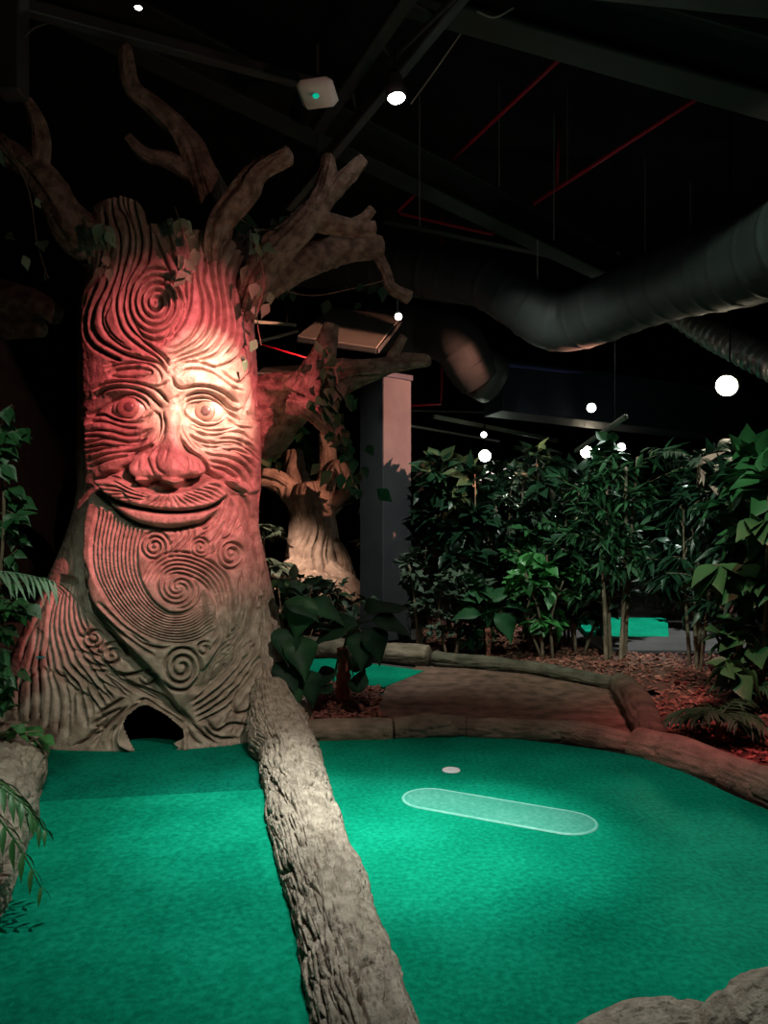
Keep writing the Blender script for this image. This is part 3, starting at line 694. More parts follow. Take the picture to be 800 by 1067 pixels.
#@@PART3
# ------------------------------------------------------------------ setting
def struct(name, mb, mt, smooth=False):
    o = mb.build(name, mt, None, smooth); o['kind'] = 'structure'; return o
RX0, RX1, RY0, RY1, RZ = -9.0, 10.0, -2.5, 22.0, 7.0
struct('floor', MB().box(((RX0+RX1)/2, (RY0+RY1)/2, -0.16), (RX1-RX0, RY1-RY0, 0.2)), M['concrete'])
struct('ceiling', MB().box(((RX0+RX1)/2, (RY0+RY1)/2, RZ+0.1), (RX1-RX0, RY1-RY0, 0.2)), M['ceil'])
struct('wall_back', MB().box(((RX0+RX1)/2, RY1+0.1, RZ/2), (RX1-RX0+0.4, 0.2, RZ+0.4)), M['black'])
struct('wall_front', MB().box(((RX0+RX1)/2, RY0-0.1, RZ/2), (RX1-RX0+0.4, 0.2, RZ+0.4)), M['black'])
struct('wall_left', MB().box((RX0-0.1, (RY0+RY1)/2, RZ/2), (0.2, RY1-RY0, RZ+0.4)), M['black'])
struct('wall_right', MB().box((RX1+0.1, (RY0+RY1)/2, RZ/2), (0.2, RY1-RY0, RZ+0.4)), M['black'])

def in_poly(x, y, p):
    p = np.asarray(p); m = np.zeros(np.shape(x), bool); n = len(p)
    for i in range(n):
        (xa, ya), (xb, yb) = p[i][:2], p[(i+1) % n][:2]
        if ya == yb: continue
        c = (y >= min(ya, yb)) & (y < max(ya, yb)); m ^= c & (x < xa+(y-ya)*(xb-xa)/(yb-ya))
    return m
def slab(name, pts, z0, z1, mt, parent=None, edge=0.012):
    """flat piece with a rounded edge"""
    p = np.array([q[:2] for q in pts]); n = len(p)
    area = 0.5*np.sum(p[:, 0]*np.roll(p[:, 1], -1)-np.roll(p[:, 0], -1)*p[:, 1])
    if area < 0: p = p[::-1]
    t = np.roll(p, -1, 0)-np.roll(p, 1, 0); t /= np.linalg.norm(t, axis=1)[:, None]; nr = np.stack([t[:, 1], -t[:, 0]], 1)
    rings = [(0, z0), (0, z1-edge), (-edge*0.3, z1-edge*0.3), (-edge, z1)]
    vs = np.vstack([np.c_[p+nr*o, np.full(n, z)] for o, z in rings])
    fs = []
    for r_ in range(3):
        for i in range(n): fs.append((r_*n+i, r_*n+(i+1) % n, (r_+1)*n+(i+1) % n, (r_+1)*n+i))
    fs.append(tuple(3*n+i for i in range(n))); fs.append(tuple(range(n))[::-1])
    return mesh_obj(name, vs, fs, mt, parent, False)
f2 = lambda a, b: F(a, b)[:2]
# lane on the left: two carpet pieces with a seam between them
midc = [f2(282, 822), f2(300, 880), f2(325, 960), f2(352, 1060), (-0.02, 1.6), (0.05, 1.0)]
seamL, seamR = F(38, 834), F(300, 820)
front = [(-2.0, 4.30), (-0.45, 4.55), (-0.28, 3.4), (-0.12, 2.4), (0.05, 1.6), (0.12, 0.7), (-1.2, 0.7), (-1.75, 3.2)]
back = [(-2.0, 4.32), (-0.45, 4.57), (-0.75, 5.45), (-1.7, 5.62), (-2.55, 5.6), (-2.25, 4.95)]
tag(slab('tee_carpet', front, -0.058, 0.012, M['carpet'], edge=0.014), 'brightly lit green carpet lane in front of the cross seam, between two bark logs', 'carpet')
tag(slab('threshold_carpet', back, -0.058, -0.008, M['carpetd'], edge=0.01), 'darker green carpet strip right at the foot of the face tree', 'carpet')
# round green on the right
edge = [(-0.60, 5.50), (0.07, 5.58), (0.61, 5.64), (1.08, 5.52), (1.62, 5.22), (1.86, 4.92), (2.02, 4.45), (2.15, 4.05), (2.2, 3.3), (2.1, 2.6), (1.7, 2.0), (1.1, 1.75), (0.6, 1.6), (0.25, 1.2),
        (0.12, 1.2), (0.0, 2.0), (-0.12, 2.8), (-0.3, 3.7), (-0.5, 4.6)]
cl = np.array(edge+[edge[0]]); g_pts = [tuple(q) for q in spline(cl, 120)[:-1]]
tag(slab('putting_green', g_pts, -0.058, 0.002, M['carpet']), 'large rounded green putting carpet with a white cup and a frosted oblong', 'carpet')
# frosted oblong with a paler rim
ca, cb, rr_ = np.array([0.265, 4.37]), np.array([0.955, 4.03]), 0.165
dv = (cb-ca)/np.linalg.norm(cb-ca); nv_ = np.array([-dv[1], dv[0]])
def stad(r, n=26):
    out = []
    for c, s in ((cb, 1), (ca, -1)):
        for k in range(n+1):
            a = math.pi*(k/n)-math.pi/2; out.append(c+s*(dv*math.cos(a)+nv_*math.sin(a))*r)
    return out
ob = thing('oblong_mat', 'frosted pale oblong patch with rounded ends lying on the green behind the bright pool', 'mat', (0.61, 4.2, 0.002))
vs, fs = [], []; prof = [(rr_, 0.0), (rr_-0.003, 0.005), (rr_-0.008, 0.007), (rr_-0.013, 0.006), (rr_-0.016, 0.004)]
n_ = len(stad(0.1))
for r_, z_ in prof: vs += [(q[0], q[1], 0.003+z_) for q in stad(r_)]
for a in range(len(prof)-1):
    for i in range(n_): fs.append((a*n_+i, a*n_+(i+1) % n_, (a+1)*n_+(i+1) % n_, (a+1)*n_+i))
mesh_obj('rim', vs, fs, M['rim'], ob)
mesh_obj('surface', [(q[0], q[1], 0.0065) for q in stad(rr_-0.015)], [tuple(range(n_))], M['film'], ob, False)
# cup in the green
cupc = F(470, 803); cu = thing('golf_cup', 'small round white golf cup set flush in the green', 'golf cup', (cupc[0], cupc[1], 0.002))
vs, fs = [], []
prof = [(0.058, 0.0), (0.056, 0.004), (0.050, 0.005), (0.046, 0.003)]
for r_, z_ in prof: vs += [(cupc[0]+r_*math.cos(t_), cupc[1]+r_*math.sin(t_), 0.003+z_) for t_ in np.linspace(0, 2*math.pi, 32, endpoint=False)]
for a in range(3):
    for i in range(32): fs.append((a*32+i, a*32+(i+1) % 32, (a+1)*32+(i+1) % 32, (a+1)*32+i))
mesh_obj('rim', vs, fs, M['cup'], cu)
mesh_obj('cup_plate', [(cupc[0]+0.047*math.cos(t_), cupc[1]+0.047*math.sin(t_), 0.006) for t_ in np.linspace(0, 2*math.pi, 32, endpoint=False)], [tuple(range(32))], M['cup'], cu, False)

# path behind the green
path = [(-0.05, 5.72), (0.3, 5.75), (0.65, 5.78), (1.3, 5.62), (1.75, 5.4), (2.0, 5.55), (2.15, 6.3), (2.2, 7.1), (1.5, 7.9), (0.9, 8.2), (0.35, 8.35), (0.3, 8.2), (0.02, 7.35), (-0.05, 6.6)]
o = slab('path', path, -0.058, -0.004, M['path']); o['kind'] = 'structure'
# teal lanes far behind
lane = [F(300, 688)[:2], F(345, 686)[:2], F(442, 699)[:2], F(400, 716)[:2], F(372, 712)[:2], F(300, 704)[:2]]
tag(slab('far_lane_carpet', lane, -0.058, 0.003, M['carpet']), 'sliver of green carpet lane behind the red-stemmed plant, left of the brown path', 'carpet', None)
lane = [(2.72, 9.95), (3.72, 10.0), (4.5, 12.2), (3.0, 12.2)]
tag(slab('distant_green_carpet', lane, -0.058, 0.02, M['carpet']), 'distant bright green carpet glimpsed between bamboo stems under the hedge', 'carpet')
tag(MB().box((3.6, 9.35, 0.02), (2.2, 1.1, 0.12), None, 0.03).build('concrete_kerb', M['concrete']), 'low grey kerb in front of the distant green carpet', 'kerb')

# planting beds: uneven soil with loose bark chips
def bed_h(x, y, s): return 0.045*noise(x*1.3, y*1.3, 0, s)+0.025*noise(x*4, y*4, 0, s+1)
def bed(name, pts, s, mound, nchip, label, size=0.035, res=0.07):
    p = np.array(pts); x0, y0 = p.min(0); x1, y1 = p.max(0)
    xs, ys = np.arange(x0, x1+res, res), np.arange(y0, y1+res, res)
    gx_, gy_ = np.meshgrid(xs, ys); ins = in_poly(gx_, gy_, p)
    def hh(x, y):
        d = np.full(np.shape(x), 9.0)
        for i in range(len(p)):
            a, b = p[i], p[(i+1) % len(p)]; ab = b-a; t = np.clip(((x-a[0])*ab[0]+(y-a[1])*ab[1])/np.dot(ab, ab), 0, 1)
            d = np.minimum(d, np.hypot(x-a[0]-t*ab[0], y-a[1]-t*ab[1]))
        return -0.02+mound*np.clip(d/0.5, 0, 1)+bed_h(x, y, s)*np.clip(d/0.3, 0, 1)
    gz = hh(gx_, gy_)
    f = grid_faces(len(ys), len(xs), False); ok = ins.reshape(-1)[f].all(1); f = f[ok]; u, inv = np.unique(f, return_inverse=True)
    vv = np.stack([gx_, gy_, gz], -1).reshape(-1, 3)
    b_ = mesh_obj('soil_bed', vv[u], inv.reshape(f.shape), M['soil']); b_['kind'] = 'structure'
    # chips
    cx = rng.uniform(x0, x1, nchip*4); cy = rng.uniform(y0, y1, nchip*4); k = in_poly(cx, cy, p)
    cx, cy = cx[k][:nchip], cy[k][:nchip]; n = len(cx); cz = hh(cx, cy)+rng.uniform(0.0, 0.022, n)
    L = size*rng.uniform(0.5, 1.7, n); W = L*rng.uniform(0.25, 0.6, n); T = L*rng.uniform(0.06, 0.16, n)
    az = rng.uniform(0, 2*np.pi, n); ti = rng.normal(0, 0.38, n); ro = rng.normal(0, 0.38, n)
    d = np.stack([np.cos(az)*np.cos(ti), np.sin(az)*np.cos(ti), np.sin(ti)], 1)
    sd = np.stack([-np.sin(az), np.cos(az), np.zeros(n)], 1)
    up = np.cross(d, sd); s2 = sd*np.cos(ro)[:, None]+up*np.sin(ro)[:, None]; u2 = np.cross(d, s2)
    tpl = np.array([(-1, -.5, 0), (-.7, .8, 0), (.6, 1, 0), (1, .1, 0), (.5, -.9, 0), (-.6, -.6, 1), (-.5, .5, 1), (.4, .6, 1), (.7, 0, 1), (.3, -.6, 1)])
    tf = np.array([(0, 1, 6, 5), (1, 2, 7, 6), (2, 3, 8, 7), (3, 4, 9, 8), (4, 0, 5, 9)]); tf2 = [(5, 6, 7), (5, 7, 8), (5, 8, 9)]
    c = np.stack([cx, cy, cz], 1)
    vs = c[:, None]+tpl[None, :, 0:1]*(L/2)[:, None, None]*d[:, None]+tpl[None, :, 1:2]*(W/2)[:, None, None]*s2[:, None]+tpl[None, :, 2:3]*T[:, None, None]*u2[:, None]
    allf = np.vstack([tf, np.array([q+(q[2],) for q in tf2])])
    fs = (allf[None]+(np.arange(n)*10)[:, None, None]).reshape(-1, 4)
    # drop degenerate fourth corner
    fl = [tuple(q) if q[2] != q[3] else tuple(q[:3]) for q in fs.tolist()]
    o = mesh_obj(name, vs.reshape(-1, 3), fl, M['mulch'], None, False)
    return tag(o, label, 'bark mulch', kind='stuff'), hh
bedA = [(-0.75, 5.72), (-0.1, 5.72), (0.0, 6.2), (-0.02, 7.0), (0.0, 7.25), (-0.3, 7.55), (-0.9, 7.6), (-0.95, 6.4)]
_, hA = bed('bark_mulch', bedA, 3, 0.05, 1500, 'dark red bark mulch heaped around the red-stemmed plant behind the kerb logs', 0.045)
bedB = [(0.1, 8.85), (0.5, 8.75), (1.4, 8.35), (2.1, 7.75), (2.5, 7.0), (2.12, 6.6), (2.02, 6.0), (1.95, 5.35), (2.2, 4.9), (2.6, 4.3), (2.9, 3.3), (5.5, 3.3), (6.5, 7), (6.2, 8.9), (3.4, 8.9), (2.4, 9.6), (2.3, 12.5), (0.5, 12.5), (0.5, 9.8), (0.2, 9.5)]
_, hB = bed('bark_mulch', bedB, 11, 0.07, 11000, 'reddish bark mulch spread under the hedge plants right of the path', 0.05, 0.09)
bedC = [(-0.9, 9.0), (0.0, 8.85), (0.1, 9.9), (-0.5, 10.1), (-0.6, 11.5), (-3.6, 12.2), (-3.6, 9.2)]
_, hC = bed('bark_mulch', bedC, 17, 0.05, 1600, 'dark bark mulch around the foot of the square column', 0.06, 0.1)

# ------------------------------------------------------------------ logs
def log(pts, label, mt='log', n=200, sides=90, amp=0.012, seed=0, group=None, freq=9, stretch=4.0, squash=None, name='log', endcut=0.8, twist=0.35, furrow=False):
    """pts rows x,y,z,r ; one faux log"""
    q = np.array(pts, float); c = q[len(q)//2]
    o = bark_tube(name, q, M[mt], None, sides=sides, n=n, amp=amp, freq=freq, stretch=stretch, seed=seed, squash=squash, endcut=endcut, zmin=-0.055, twist=twist, furrow=furrow)
    return tag(o, label, 'log', group)
log([(-0.86, 5.75, 0.34, 0.13), (-0.79, 5.52, 0.18, 0.18), (-0.70, 5.28, 0.07, 0.20), (-0.60, 4.9, 0.05, 0.19), (-0.46, 4.2, 0.04, 0.175), (-0.30, 3.5, 0.04, 0.165), (-0.15, 2.8, 0.04, 0.155), (-0.02, 2.15, 0.04, 0.15), (0.12, 1.5, 0.04, 0.15), (0.2, 0.9, 0.04, 0.15)],
    'long rough bark log dividing the two greens, running from the tree foot to the viewer', n=1200, sides=260, amp=0.015, seed=51, freq=34, stretch=3.0, furrow=True, squash=0.9)
log([(-2.40, 5.02, 0.08, 0.19), (-2.35, 4.75, 0.09, 0.22), (-2.12, 4.2, 0.07, 0.23), (-1.9, 3.5, 0.05, 0.24), (-1.65, 2.7, 0.05, 0.24), (-1.5, 2.0, 0.05, 0.24)],
    'thick brown log with a blunt rounded end at the left edge', n=420, sides=150, amp=0.009, seed=61, freq=34, stretch=3.0, furrow=True, endcut=0.5)
log([(0.34, 1.80, 0.03, 0.12), (0.54, 2.06, 0.05, 0.14), (0.76, 2.18, 0.06, 0.145), (0.95, 2.22, 0.05, 0.13)],
    'grooved tan log at the bottom right corner, the lower one', n=300, sides=150, amp=0.007, seed=71, freq=32, stretch=3.5, furrow=True)
log([(0.93, 2.10, 0.06, 0.13), (1.05, 2.13, 0.09, 0.19), (1.3, 2.18, 0.09, 0.20), (1.7, 2.2, 0.08, 0.2)],
    'fatter pinkish brown log at the right edge of the bottom corner', n=300, sides=150, amp=0.007, seed=72, freq=36, stretch=3.5, furrow=True)
kerb = [((-0.66, 5.60), (0.06, 5.66), .10, 'weathered kerb log behind the green, left one by the mulch mound'),
        ((0.07, 5.68), (0.60, 5.72), .11, 'weathered kerb log behind the green, straight above the white cup'),
        ((0.61, 5.70), (1.78, 5.28), .095, 'long slim kerb log curving along the back right of the green'),
        ((1.74, 5.30), (2.14, 4.72), .13, 'greenish fat kerb log on the right rim, where the diagonal log meets the green'),
        ((2.12, 4.74), (2.32, 4.18), .125, 'reddish kerb log on the right rim, beside the red mulch'),
        ((2.31, 4.20), (2.42, 3.2), .13, 'red-lit kerb log running out of the right edge')]
for i, (a, b, r_, lab) in enumerate(kerb):
    a, b = np.array(a), np.array(b); m = (a+b)/2
    if i == 2: m = m+np.array([0.12, 0.10])
    log([(*a, 0.02, r_*0.92), (*((a+m)/2), 0.025, r_), (*m, 0.03, r_*1.04), (*((b+m)/2), 0.025, r_), (*b, 0.02, r_*0.92)], lab, 'kerb', n=160, sides=70, amp=0.006, seed=80+i, freq=26, stretch=2.2, furrow=True, group='kerb logs around the green', name='kerb_log')
log([(1.90, 5.42, 0.04, 0.10), (2.02, 6.0, 0.06, 0.12), (2.12, 6.6, 0.06, 0.13), (2.2, 7.15, 0.05, 0.11)], 'dark mossy log running diagonally back along the right side of the path', 'moss', n=220, sides=80, amp=0.008, seed=91, freq=9, stretch=3, name='kerb_log')
log([(2.2, 7.2, 0.03, 0.07), (1.75, 7.8, 0.03, 0.075), (1.2, 8.2, 0.03, 0.08), (0.55, 8.55, 0.03, 0.09)], 'long dark log edging the far side of the brown path', 'moss', n=220, sides=60, amp=0.007, seed=92, name='kerb_log')
log([(0.5, 8.58, 0.05, 0.12), (-0.2, 8.95, 0.05, 0.12), (-1.1, 9.25, 0.05, 0.13)], 'far log edging the small green lane left of the path, at the column foot', 'kerb', n=220, sides=60, amp=0.007, seed=93, name='kerb_log')
# ------------------------------------------------------------------ column
cX, cY = 0.02, 10.45; a_ = R(40); rt_ = np.array([[math.cos(a_), -math.sin(a_), 0], [math.sin(a_), math.cos(a_), 0], [0, 0, 1]])
CO = thing('square_column', 'square dark column whose right face catches pinkish light and leaf shadows', 'column', (cX, cY, 0))
MB().box((cX, cY, 1.72), (0.50, 0.50, 3.50), rt_, 0.01).build('shaft', M['column'], CO)
MB().box((cX, cY, 3.50), (0.54, 0.54, 0.08), rt_, 0.01).build('cap', M['navy'], CO)
# ------------------------------------------------------------------ pale carved tree far behind
PT = thing('pale_carved_tree', 'pale wooden carved tree with spreading root and forked limbs behind the column', 'tree', (-1.25, 13.6, 0))
YT = 13.6; kT = YT/FP
def pt(l): return [(*P(a, b, YT+dy), r_*kT) for a, b, dy, r_ in l]
bark_tube('trunk', pt([(322, 655, -.1, 58), (325, 610, 0, 40), (326, 585, 0, 30), (327, 560, 0, 24), (325, 535, 0, 22), (322, 515, 0, 21), (320, 503, 0, 15)]), M['pale'], PT, 160, 260, amp=0.035, freq=20, stretch=0.8, seed=101, twist=.3)
for i, l in enumerate([
    [(325, 540, 0, 14), (305, 515, 0, 12), (288, 502, -.1, 10), (270, 497, -.2, 8)],
    [(300, 505, -.1, 6), (288, 495, -.3, 5), (272, 491, -.5, 3.5)],
    [(328, 545, 0, 14), (338, 510, 0, 11), (341, 480, 0, 9), (340, 462, 0, 7), (336, 450, 0, 4)],
    [(340, 500, -.1, 6), (352, 486, -.2, 7), (358, 496, -.3, 5), (354, 508, -.4, 3)],
    [(318, 520, .4, 13), (308, 495, .5, 12), (305, 470, .6, 10)],
    [(335, 545, .1, 9), (352, 520, .1, 8), (372, 508, .1, 7)]]):
    bark_tube('branch', pt(l), M['pale'], PT, 60, 80, amp=0.018, freq=12, stretch=1.2, seed=110+i, endcut=0.6)
for i, l in enumerate([
    [(320, 590, -.2, 18), (300, 608, -.5, 17), (283, 622, -.8, 16), (262, 640, -1, 12)],
    [(335, 590, -.1, 14), (350, 602, -.4, 12), (364, 612, -.6, 10), (385, 632, -.8, 8)],
    [(325, 605, -.6, 18), (322, 630, -1.0, 22), (300, 652, -1.3, 16)],
    [(340, 560, -.1, 6), (355, 575, -.2, 5), (362, 600, -.3, 6), (366, 622, -.3, 6)]]):
    bark_tube('root', pt(l), M['pale'], PT, 90, 110, amp=0.028, freq=16, stretch=1.0, seed=120+i, endcut=0.6)
#@@PART4
# ------------------------------------------------------------------ overhead: beams, ducts, pipes, lamps
def pix(*l): return [P(a, b, y) for a, b, y in l]
def tubes(name, pts, rad, mt, label, cat, group=None, sides=12, n=40, sm=True, parent=None):
    q = spline(np.array(pts), n) if len(pts) > 2 else np.array(pts)
    o = MB().tube(q, rad, sides).build(name, M[mt], parent, sm)
    if parent is None: tag(o, label, cat, group)
    return o
def ibeam(a, b, wd, ht, mt, label, group=None):
    a, b = np.array(a), np.array(b); m = MB(); up = np.array([0, 0, 1.0])
    m.beam(a+up*ht/2, b+up*ht/2, wd, ht*0.10); m.beam(a-up*ht/2, b-up*ht/2, wd, ht*0.10); m.beam(a, b, wd*0.16, ht)
    return tag(m.build('ceiling_beam', M[mt]), label, 'beam', group)
# perforated channel across the top left
A_, B_ = P(20, 6, 5.2), P(365, 98, 6.9)
ch = thing('cable_channel', 'perforated metal channel slanting across the top left above the branches', 'channel', (A_+B_)/2)
MB().beam(A_, B_, 0.10, 0.09, 0.008).build('channel', M['steel'], ch)
m = MB(); d_ = (B_-A_)
for k in range(60):
    c = A_+d_*(0.18+0.8*k/60)+np.array([0, -0.055, 0.012]); m.tube([c, c+np.array([0, 0.006, 0])], 0.008, 8)
tag(m.build('perforations', M['black'], ch), None, kind='stuff')
ibeam(P(60, -8, 6.9), P(640, 280, 12.2), 0.30, 0.42, 'steelg', 'long dark green ceiling beam slanting down from the upper left towards the middle')
ibeam(P(420, -26, 6.2), P(900, 110, 6.0), 0.32, 0.44, 'steelg', 'broad dark ceiling beam across the top right corner')
ibeam(P(400, -70, 4.5), P(880, -20, 4.4), 0.3, 0.3, 'steel', 'dark ceiling beam along the upper edge at the right')
ibeam(P(400, 226, 11.5), P(640, 276, 12.5), 0.16, 0.14, 'steel', 'thin dark girder under the red pipe, left of the big duct')
ibeam(P(265, 40, 8.0), P(310, 320, 9.0), 0.1, 0.1, 'steel', 'thin dark girder behind the upper branches') if False else None
# lighting truss
tr = thing('lighting_rail', 'dark double lighting rail running from the top centre down behind the branches', 'rail', P(390, 90, 6.6))
MB().beam(P(505, -35, 5.4), P(300, 215, 8.0), 0.09, 0.12).build('rail', M['steel'], tr)
MB().beam(P(450, -40, 5.5), P(330, 135, 7.2), 0.12, 0.10).build('rail', M['steel'], tr)
MB().beam(P(492, -20, 5.2), P(404, 66, 6.3), 0.035, 0.035).build('rail', M['duct'], tr)
for k in range(5):
    a, b = P(505-44*k, -35+54*k, 5.4+.55*k), P(462-32*k, -40+43*k, 5.4+.45*k)
    MB().beam(a, b, 0.03, 0.03, 0.004).build('cross_bar', M['steel'], tr)
# dark vertical hanger at the upper left
tag(MB().beam(P(12, -60, 4.9), P(12, 100, 4.9), 0.16, 0.16).build('hanging_post', M['steel']), 'black vertical post hanging down in the upper left corner', 'post')
tubes('cable', pix((25, 38, 4.9), (36, 29, 4.9), (50, 24, 4.9)), 0.006, 'steel', 'short grey cable curving out beside the black hanging post', 'cable')
# spotlights
EM = emit('lamp_white', (1.0, 0.95, 0.92), 30.0); EMW = emit('lamp_warm', (1.0, 0.86, 0.62), 40.0); EMG = emit('lamp_greenish', (0.86, 1.0, 0.78), 26.0)
EMd = emit('lamp_small', (1.0, 0.95, 0.9), 12.0); EL = emit('led_green', (0.0, 0.6, 0.38), 0.6)
def lamp(pos, aim, r, length, em, label, cat='spotlight', group=None, yoke=0.3, rim=1.15):
    if yoke in (0.4, 0.5, 0.35): yoke = RZ-pos[2]
    pos = np.array(pos); d = np.array(aim)-pos; d /= np.linalg.norm(d)
    t = thing('spotlight', label, cat, pos, group)
    MB().tube([pos-d*length, pos-d*length*0.8, pos-d*length*0.3, pos], [r*0.55, r*0.85, r*rim, r*rim], 20).build('housing', M['steel'], t, True)
    MB().tube([pos+d*0.001, pos+d*r*0.22, pos+d*r*0.34], [r*0.98, r*0.8, r*0.3], 20).build('lens', em, t, True)
    MB().tube([pos-d*length*0.7, pos-d*length*0.7+np.array([0, 0, yoke])], 0.010, 8).build('bracket', M['black'], t, True)
    return t
lamp(P(413, 102, 5.6), P(413, 102, 5.6)+np.array([.1, -.12, -1]), 0.065, 0.20, EM, 'bright white spotlight hanging from the rail at the top centre', yoke=0.25)
lamp(P(757, 402, 9.0), P(700, 470, 7.5), 0.125, 0.22, EMW, 'large glaring warm spotlight hanging over the right plants', yoke=0.5)
lamp(P(505, 475, 14.0), P(505, 520, 10), 0.11, 0.22, EMG, 'greenish glowing spotlight just above the left end of the hedge', yoke=0.4)
lamp(P(611, 471, 14.0), P(611, 520, 10), 0.105, 0.22, EMW, 'warm spotlight above the tallest hedge plants, the brightest of the cluster', yoke=0.4)
lamp(P(549, 469, 16.0), P(549, 520, 12), 0.075, 0.16, EMd, 'small white spotlight alone between the greenish lamp and the warm cluster', yoke=0.35)
lamp(P(622, 467, 18.0), P(622, 520, 14), 0.06, 0.16, EMd, 'smallest white spotlight, close beside the warm one above the hedge', yoke=0.35)
lamp(P(647, 466, 17.0), P(647, 520, 14), 0.09, 0.16, EM, 'white spotlight right of the warm one above the hedge', yoke=0.35)
lamp(P(504, 453, 13.0), P(504, 470, 12), 0.05, 0.16, EMd, 'small white spotlight clipped under the long pale rail', yoke=0.12)
lamp(P(616, 425, 12.0), P(600, 440, 10), 0.07, 0.14, EMd, 'white lamp seen from the side, above and left of the bright warm one', yoke=0.2)
lamp(P(415, 330, 8.5), P(420, 340, 8.0), 0.04, 0.16, EMd, 'small cool lamp under the duct beside the hanging branch tip', yoke=0.25)
lamp(P(144, 8, 6.2), P(144, 30, 6.2), 0.03, 0.08, EMd, 'tiny pinkish lamp above the perforated channel at the top left', yoke=0.15)
# wireless box
sd = thing('ceiling_sensor', 'white rounded ceiling box with a small green light', 'sensor', P(330, 93, 5.5))
c = P(330, 93, 5.5); MB().box(c+np.array([0, 0.05, 0.0]), (0.27, 0.27, 0.10), np.array([[1, 0, 0], [0, .97, .24], [0, -.24, .97]]) @ np.array([[.985, .17, 0], [-.17, .985, 0], [0, 0, 1]]), 0.045).build('body', M['white'], sd, True)
pl = P(329, 100, 5.40); dome('indicator_light', pl, 0.024, 0.020, 0.015, EL, sd, 20, 6)
MB().tube([c+np.array([0, 0.05, 0.03]), c+np.array([0, 0.05, 0.35])], 0.012, 8).build('mount', M['steel'], sd)
# main round duct
def duct(pts, n, label, mt='duct', ring=0.35, name='air_duct', amp=0.012, rs=24, cat='duct'):
    q = spline(np.array(pts), n); L = np.concatenate([[0], np.cumsum(np.linalg.norm(np.diff(q[:, :3], axis=0), axis=1))])
    rr = q[:, 3]+np.where((L % ring) < ring*0.12, amp, 0)
    return tag(MB().tube(q[:, :3], rr, rs).build(name, M[mt], None, True), label, cat)
duct([(*P(930, 180, 5.0), .40), (*P(880, 222, 5.6), .40), (*P(790, 268, 6.6), .39), (*P(690, 297, 7.9), .37), (*P(610, 330, 9.0), .36), (*P(575, 333, 9.3), .36), (*P(540, 312, 9.5), .35), (*P(505, 292, 9.8), .35), (*P(460, 286, 10.2), .35), (*P(390, 278, 10.6), .34), (*P(290, 272, 11.2), .34)],
     300, 'large round grey duct sweeping from the right edge, dipping and running left')
D2 = duct([(*P(385, 342, 11.6), .36), (*P(420, 342, 11.5), .36), (*P(445, 344, 11.4), .37), (*P(474, 356, 11.0), .37), (*P(488, 378, 11.1), .36), (*P(500, 394, 11.2), .34)], 140, 'second round duct bending down under the large one', ring=0.2, amp=0.006)
MB().tube(pix((497, 387, 11.22), (513, 396, 11.35)), 0.37, 24).build('collar', M['steel'], D2, True)
bx = thing('duct_box', 'long dark boxed duct with a thin violet top edge, behind the duct collar', 'duct', P(640, 410, 12.6))
MB().beam(P(515, 405, 12.2), P(770, 436, 13.5), 0.7, 0.8).build('box', M['navy'], bx)
MB().beam(P(517, 379, 11.8), P(748, 405, 13.1), 0.05, 0.05).build('edge_strip', M['violet'], bx)
duct([(*P(702, 327, 10.2), .12), (*P(735, 345, 9.8), .155), (*P(770, 362, 9.3), .17), (*P(830, 392, 8.6), .18)], 160, 'ribbed silvery flexible duct slanting down at the right edge', 'flex', ring=0.13, amp=0.03, name='flexible_duct')
duct([(*P(640, 335, 8.8), .04), (*P(700, 320, 8.3), .06), (*P(760, 300, 7.6), .07), (*P(830, 288, 7.0), .07)], 120, 'thin ribbed silvery hose along the underside of the big duct', 'flex', ring=0.09, amp=0.015, name='flexible_duct')
tag(MB().beam(P(655, 330, 8.6), P(815, 278, 6.6), 0.03, 0.02).build('lit_edge_strip', M['white']), 'thin pale trim strip painted for the lit underside of the big duct near the right edge', 'highlight')  # pale strip standing in for light along the duct's lower edge
# grille panels
def panel(pts, label, grooves=True):
    p = [P(*q) for q in pts]; c = sum(p)/4; t = thing('ceiling_panel', label, 'ceiling panel', c)
    up = np.array([0, 0, 0.05]); v_ = p+[q+up for q in p]
    mesh_obj('sheet', v_, [(0, 1, 2, 3), (7, 6, 5, 4), (0, 4, 5, 1), (1, 5, 6, 2), (2, 6, 7, 3), (3, 7, 4, 0)], M['panel'], t, False)
    m = MB()
    for k in range(4): m.beam(p[k], p[(k+1) % 4], 0.06, 0.06, 0.004)
    m.build('frame', M['steel'], t)
    if grooves:
        for k in range(2):
            s0 = 0.55+k*0.2; MB().beam(p[0]*(1-s0)+p[3]*s0-up*.3, p[1]*(1-s0)+p[2]*s0-up*.3, 0.07, 0.03, 0.004).build('bar', M['steel'], t)
    return t
panel([(310, 354, 9.6), (347, 324, 11.2), (418, 333, 11.2), (392, 366, 9.6)], 'pale rectangular ceiling panel hanging under the ducts behind the branches')
panel([(268, 392, 10.6), (275, 386, 11.6), (326, 383, 11.6), (322, 393, 10.6)], 'small pale ceiling panel low behind the big right branch', False)
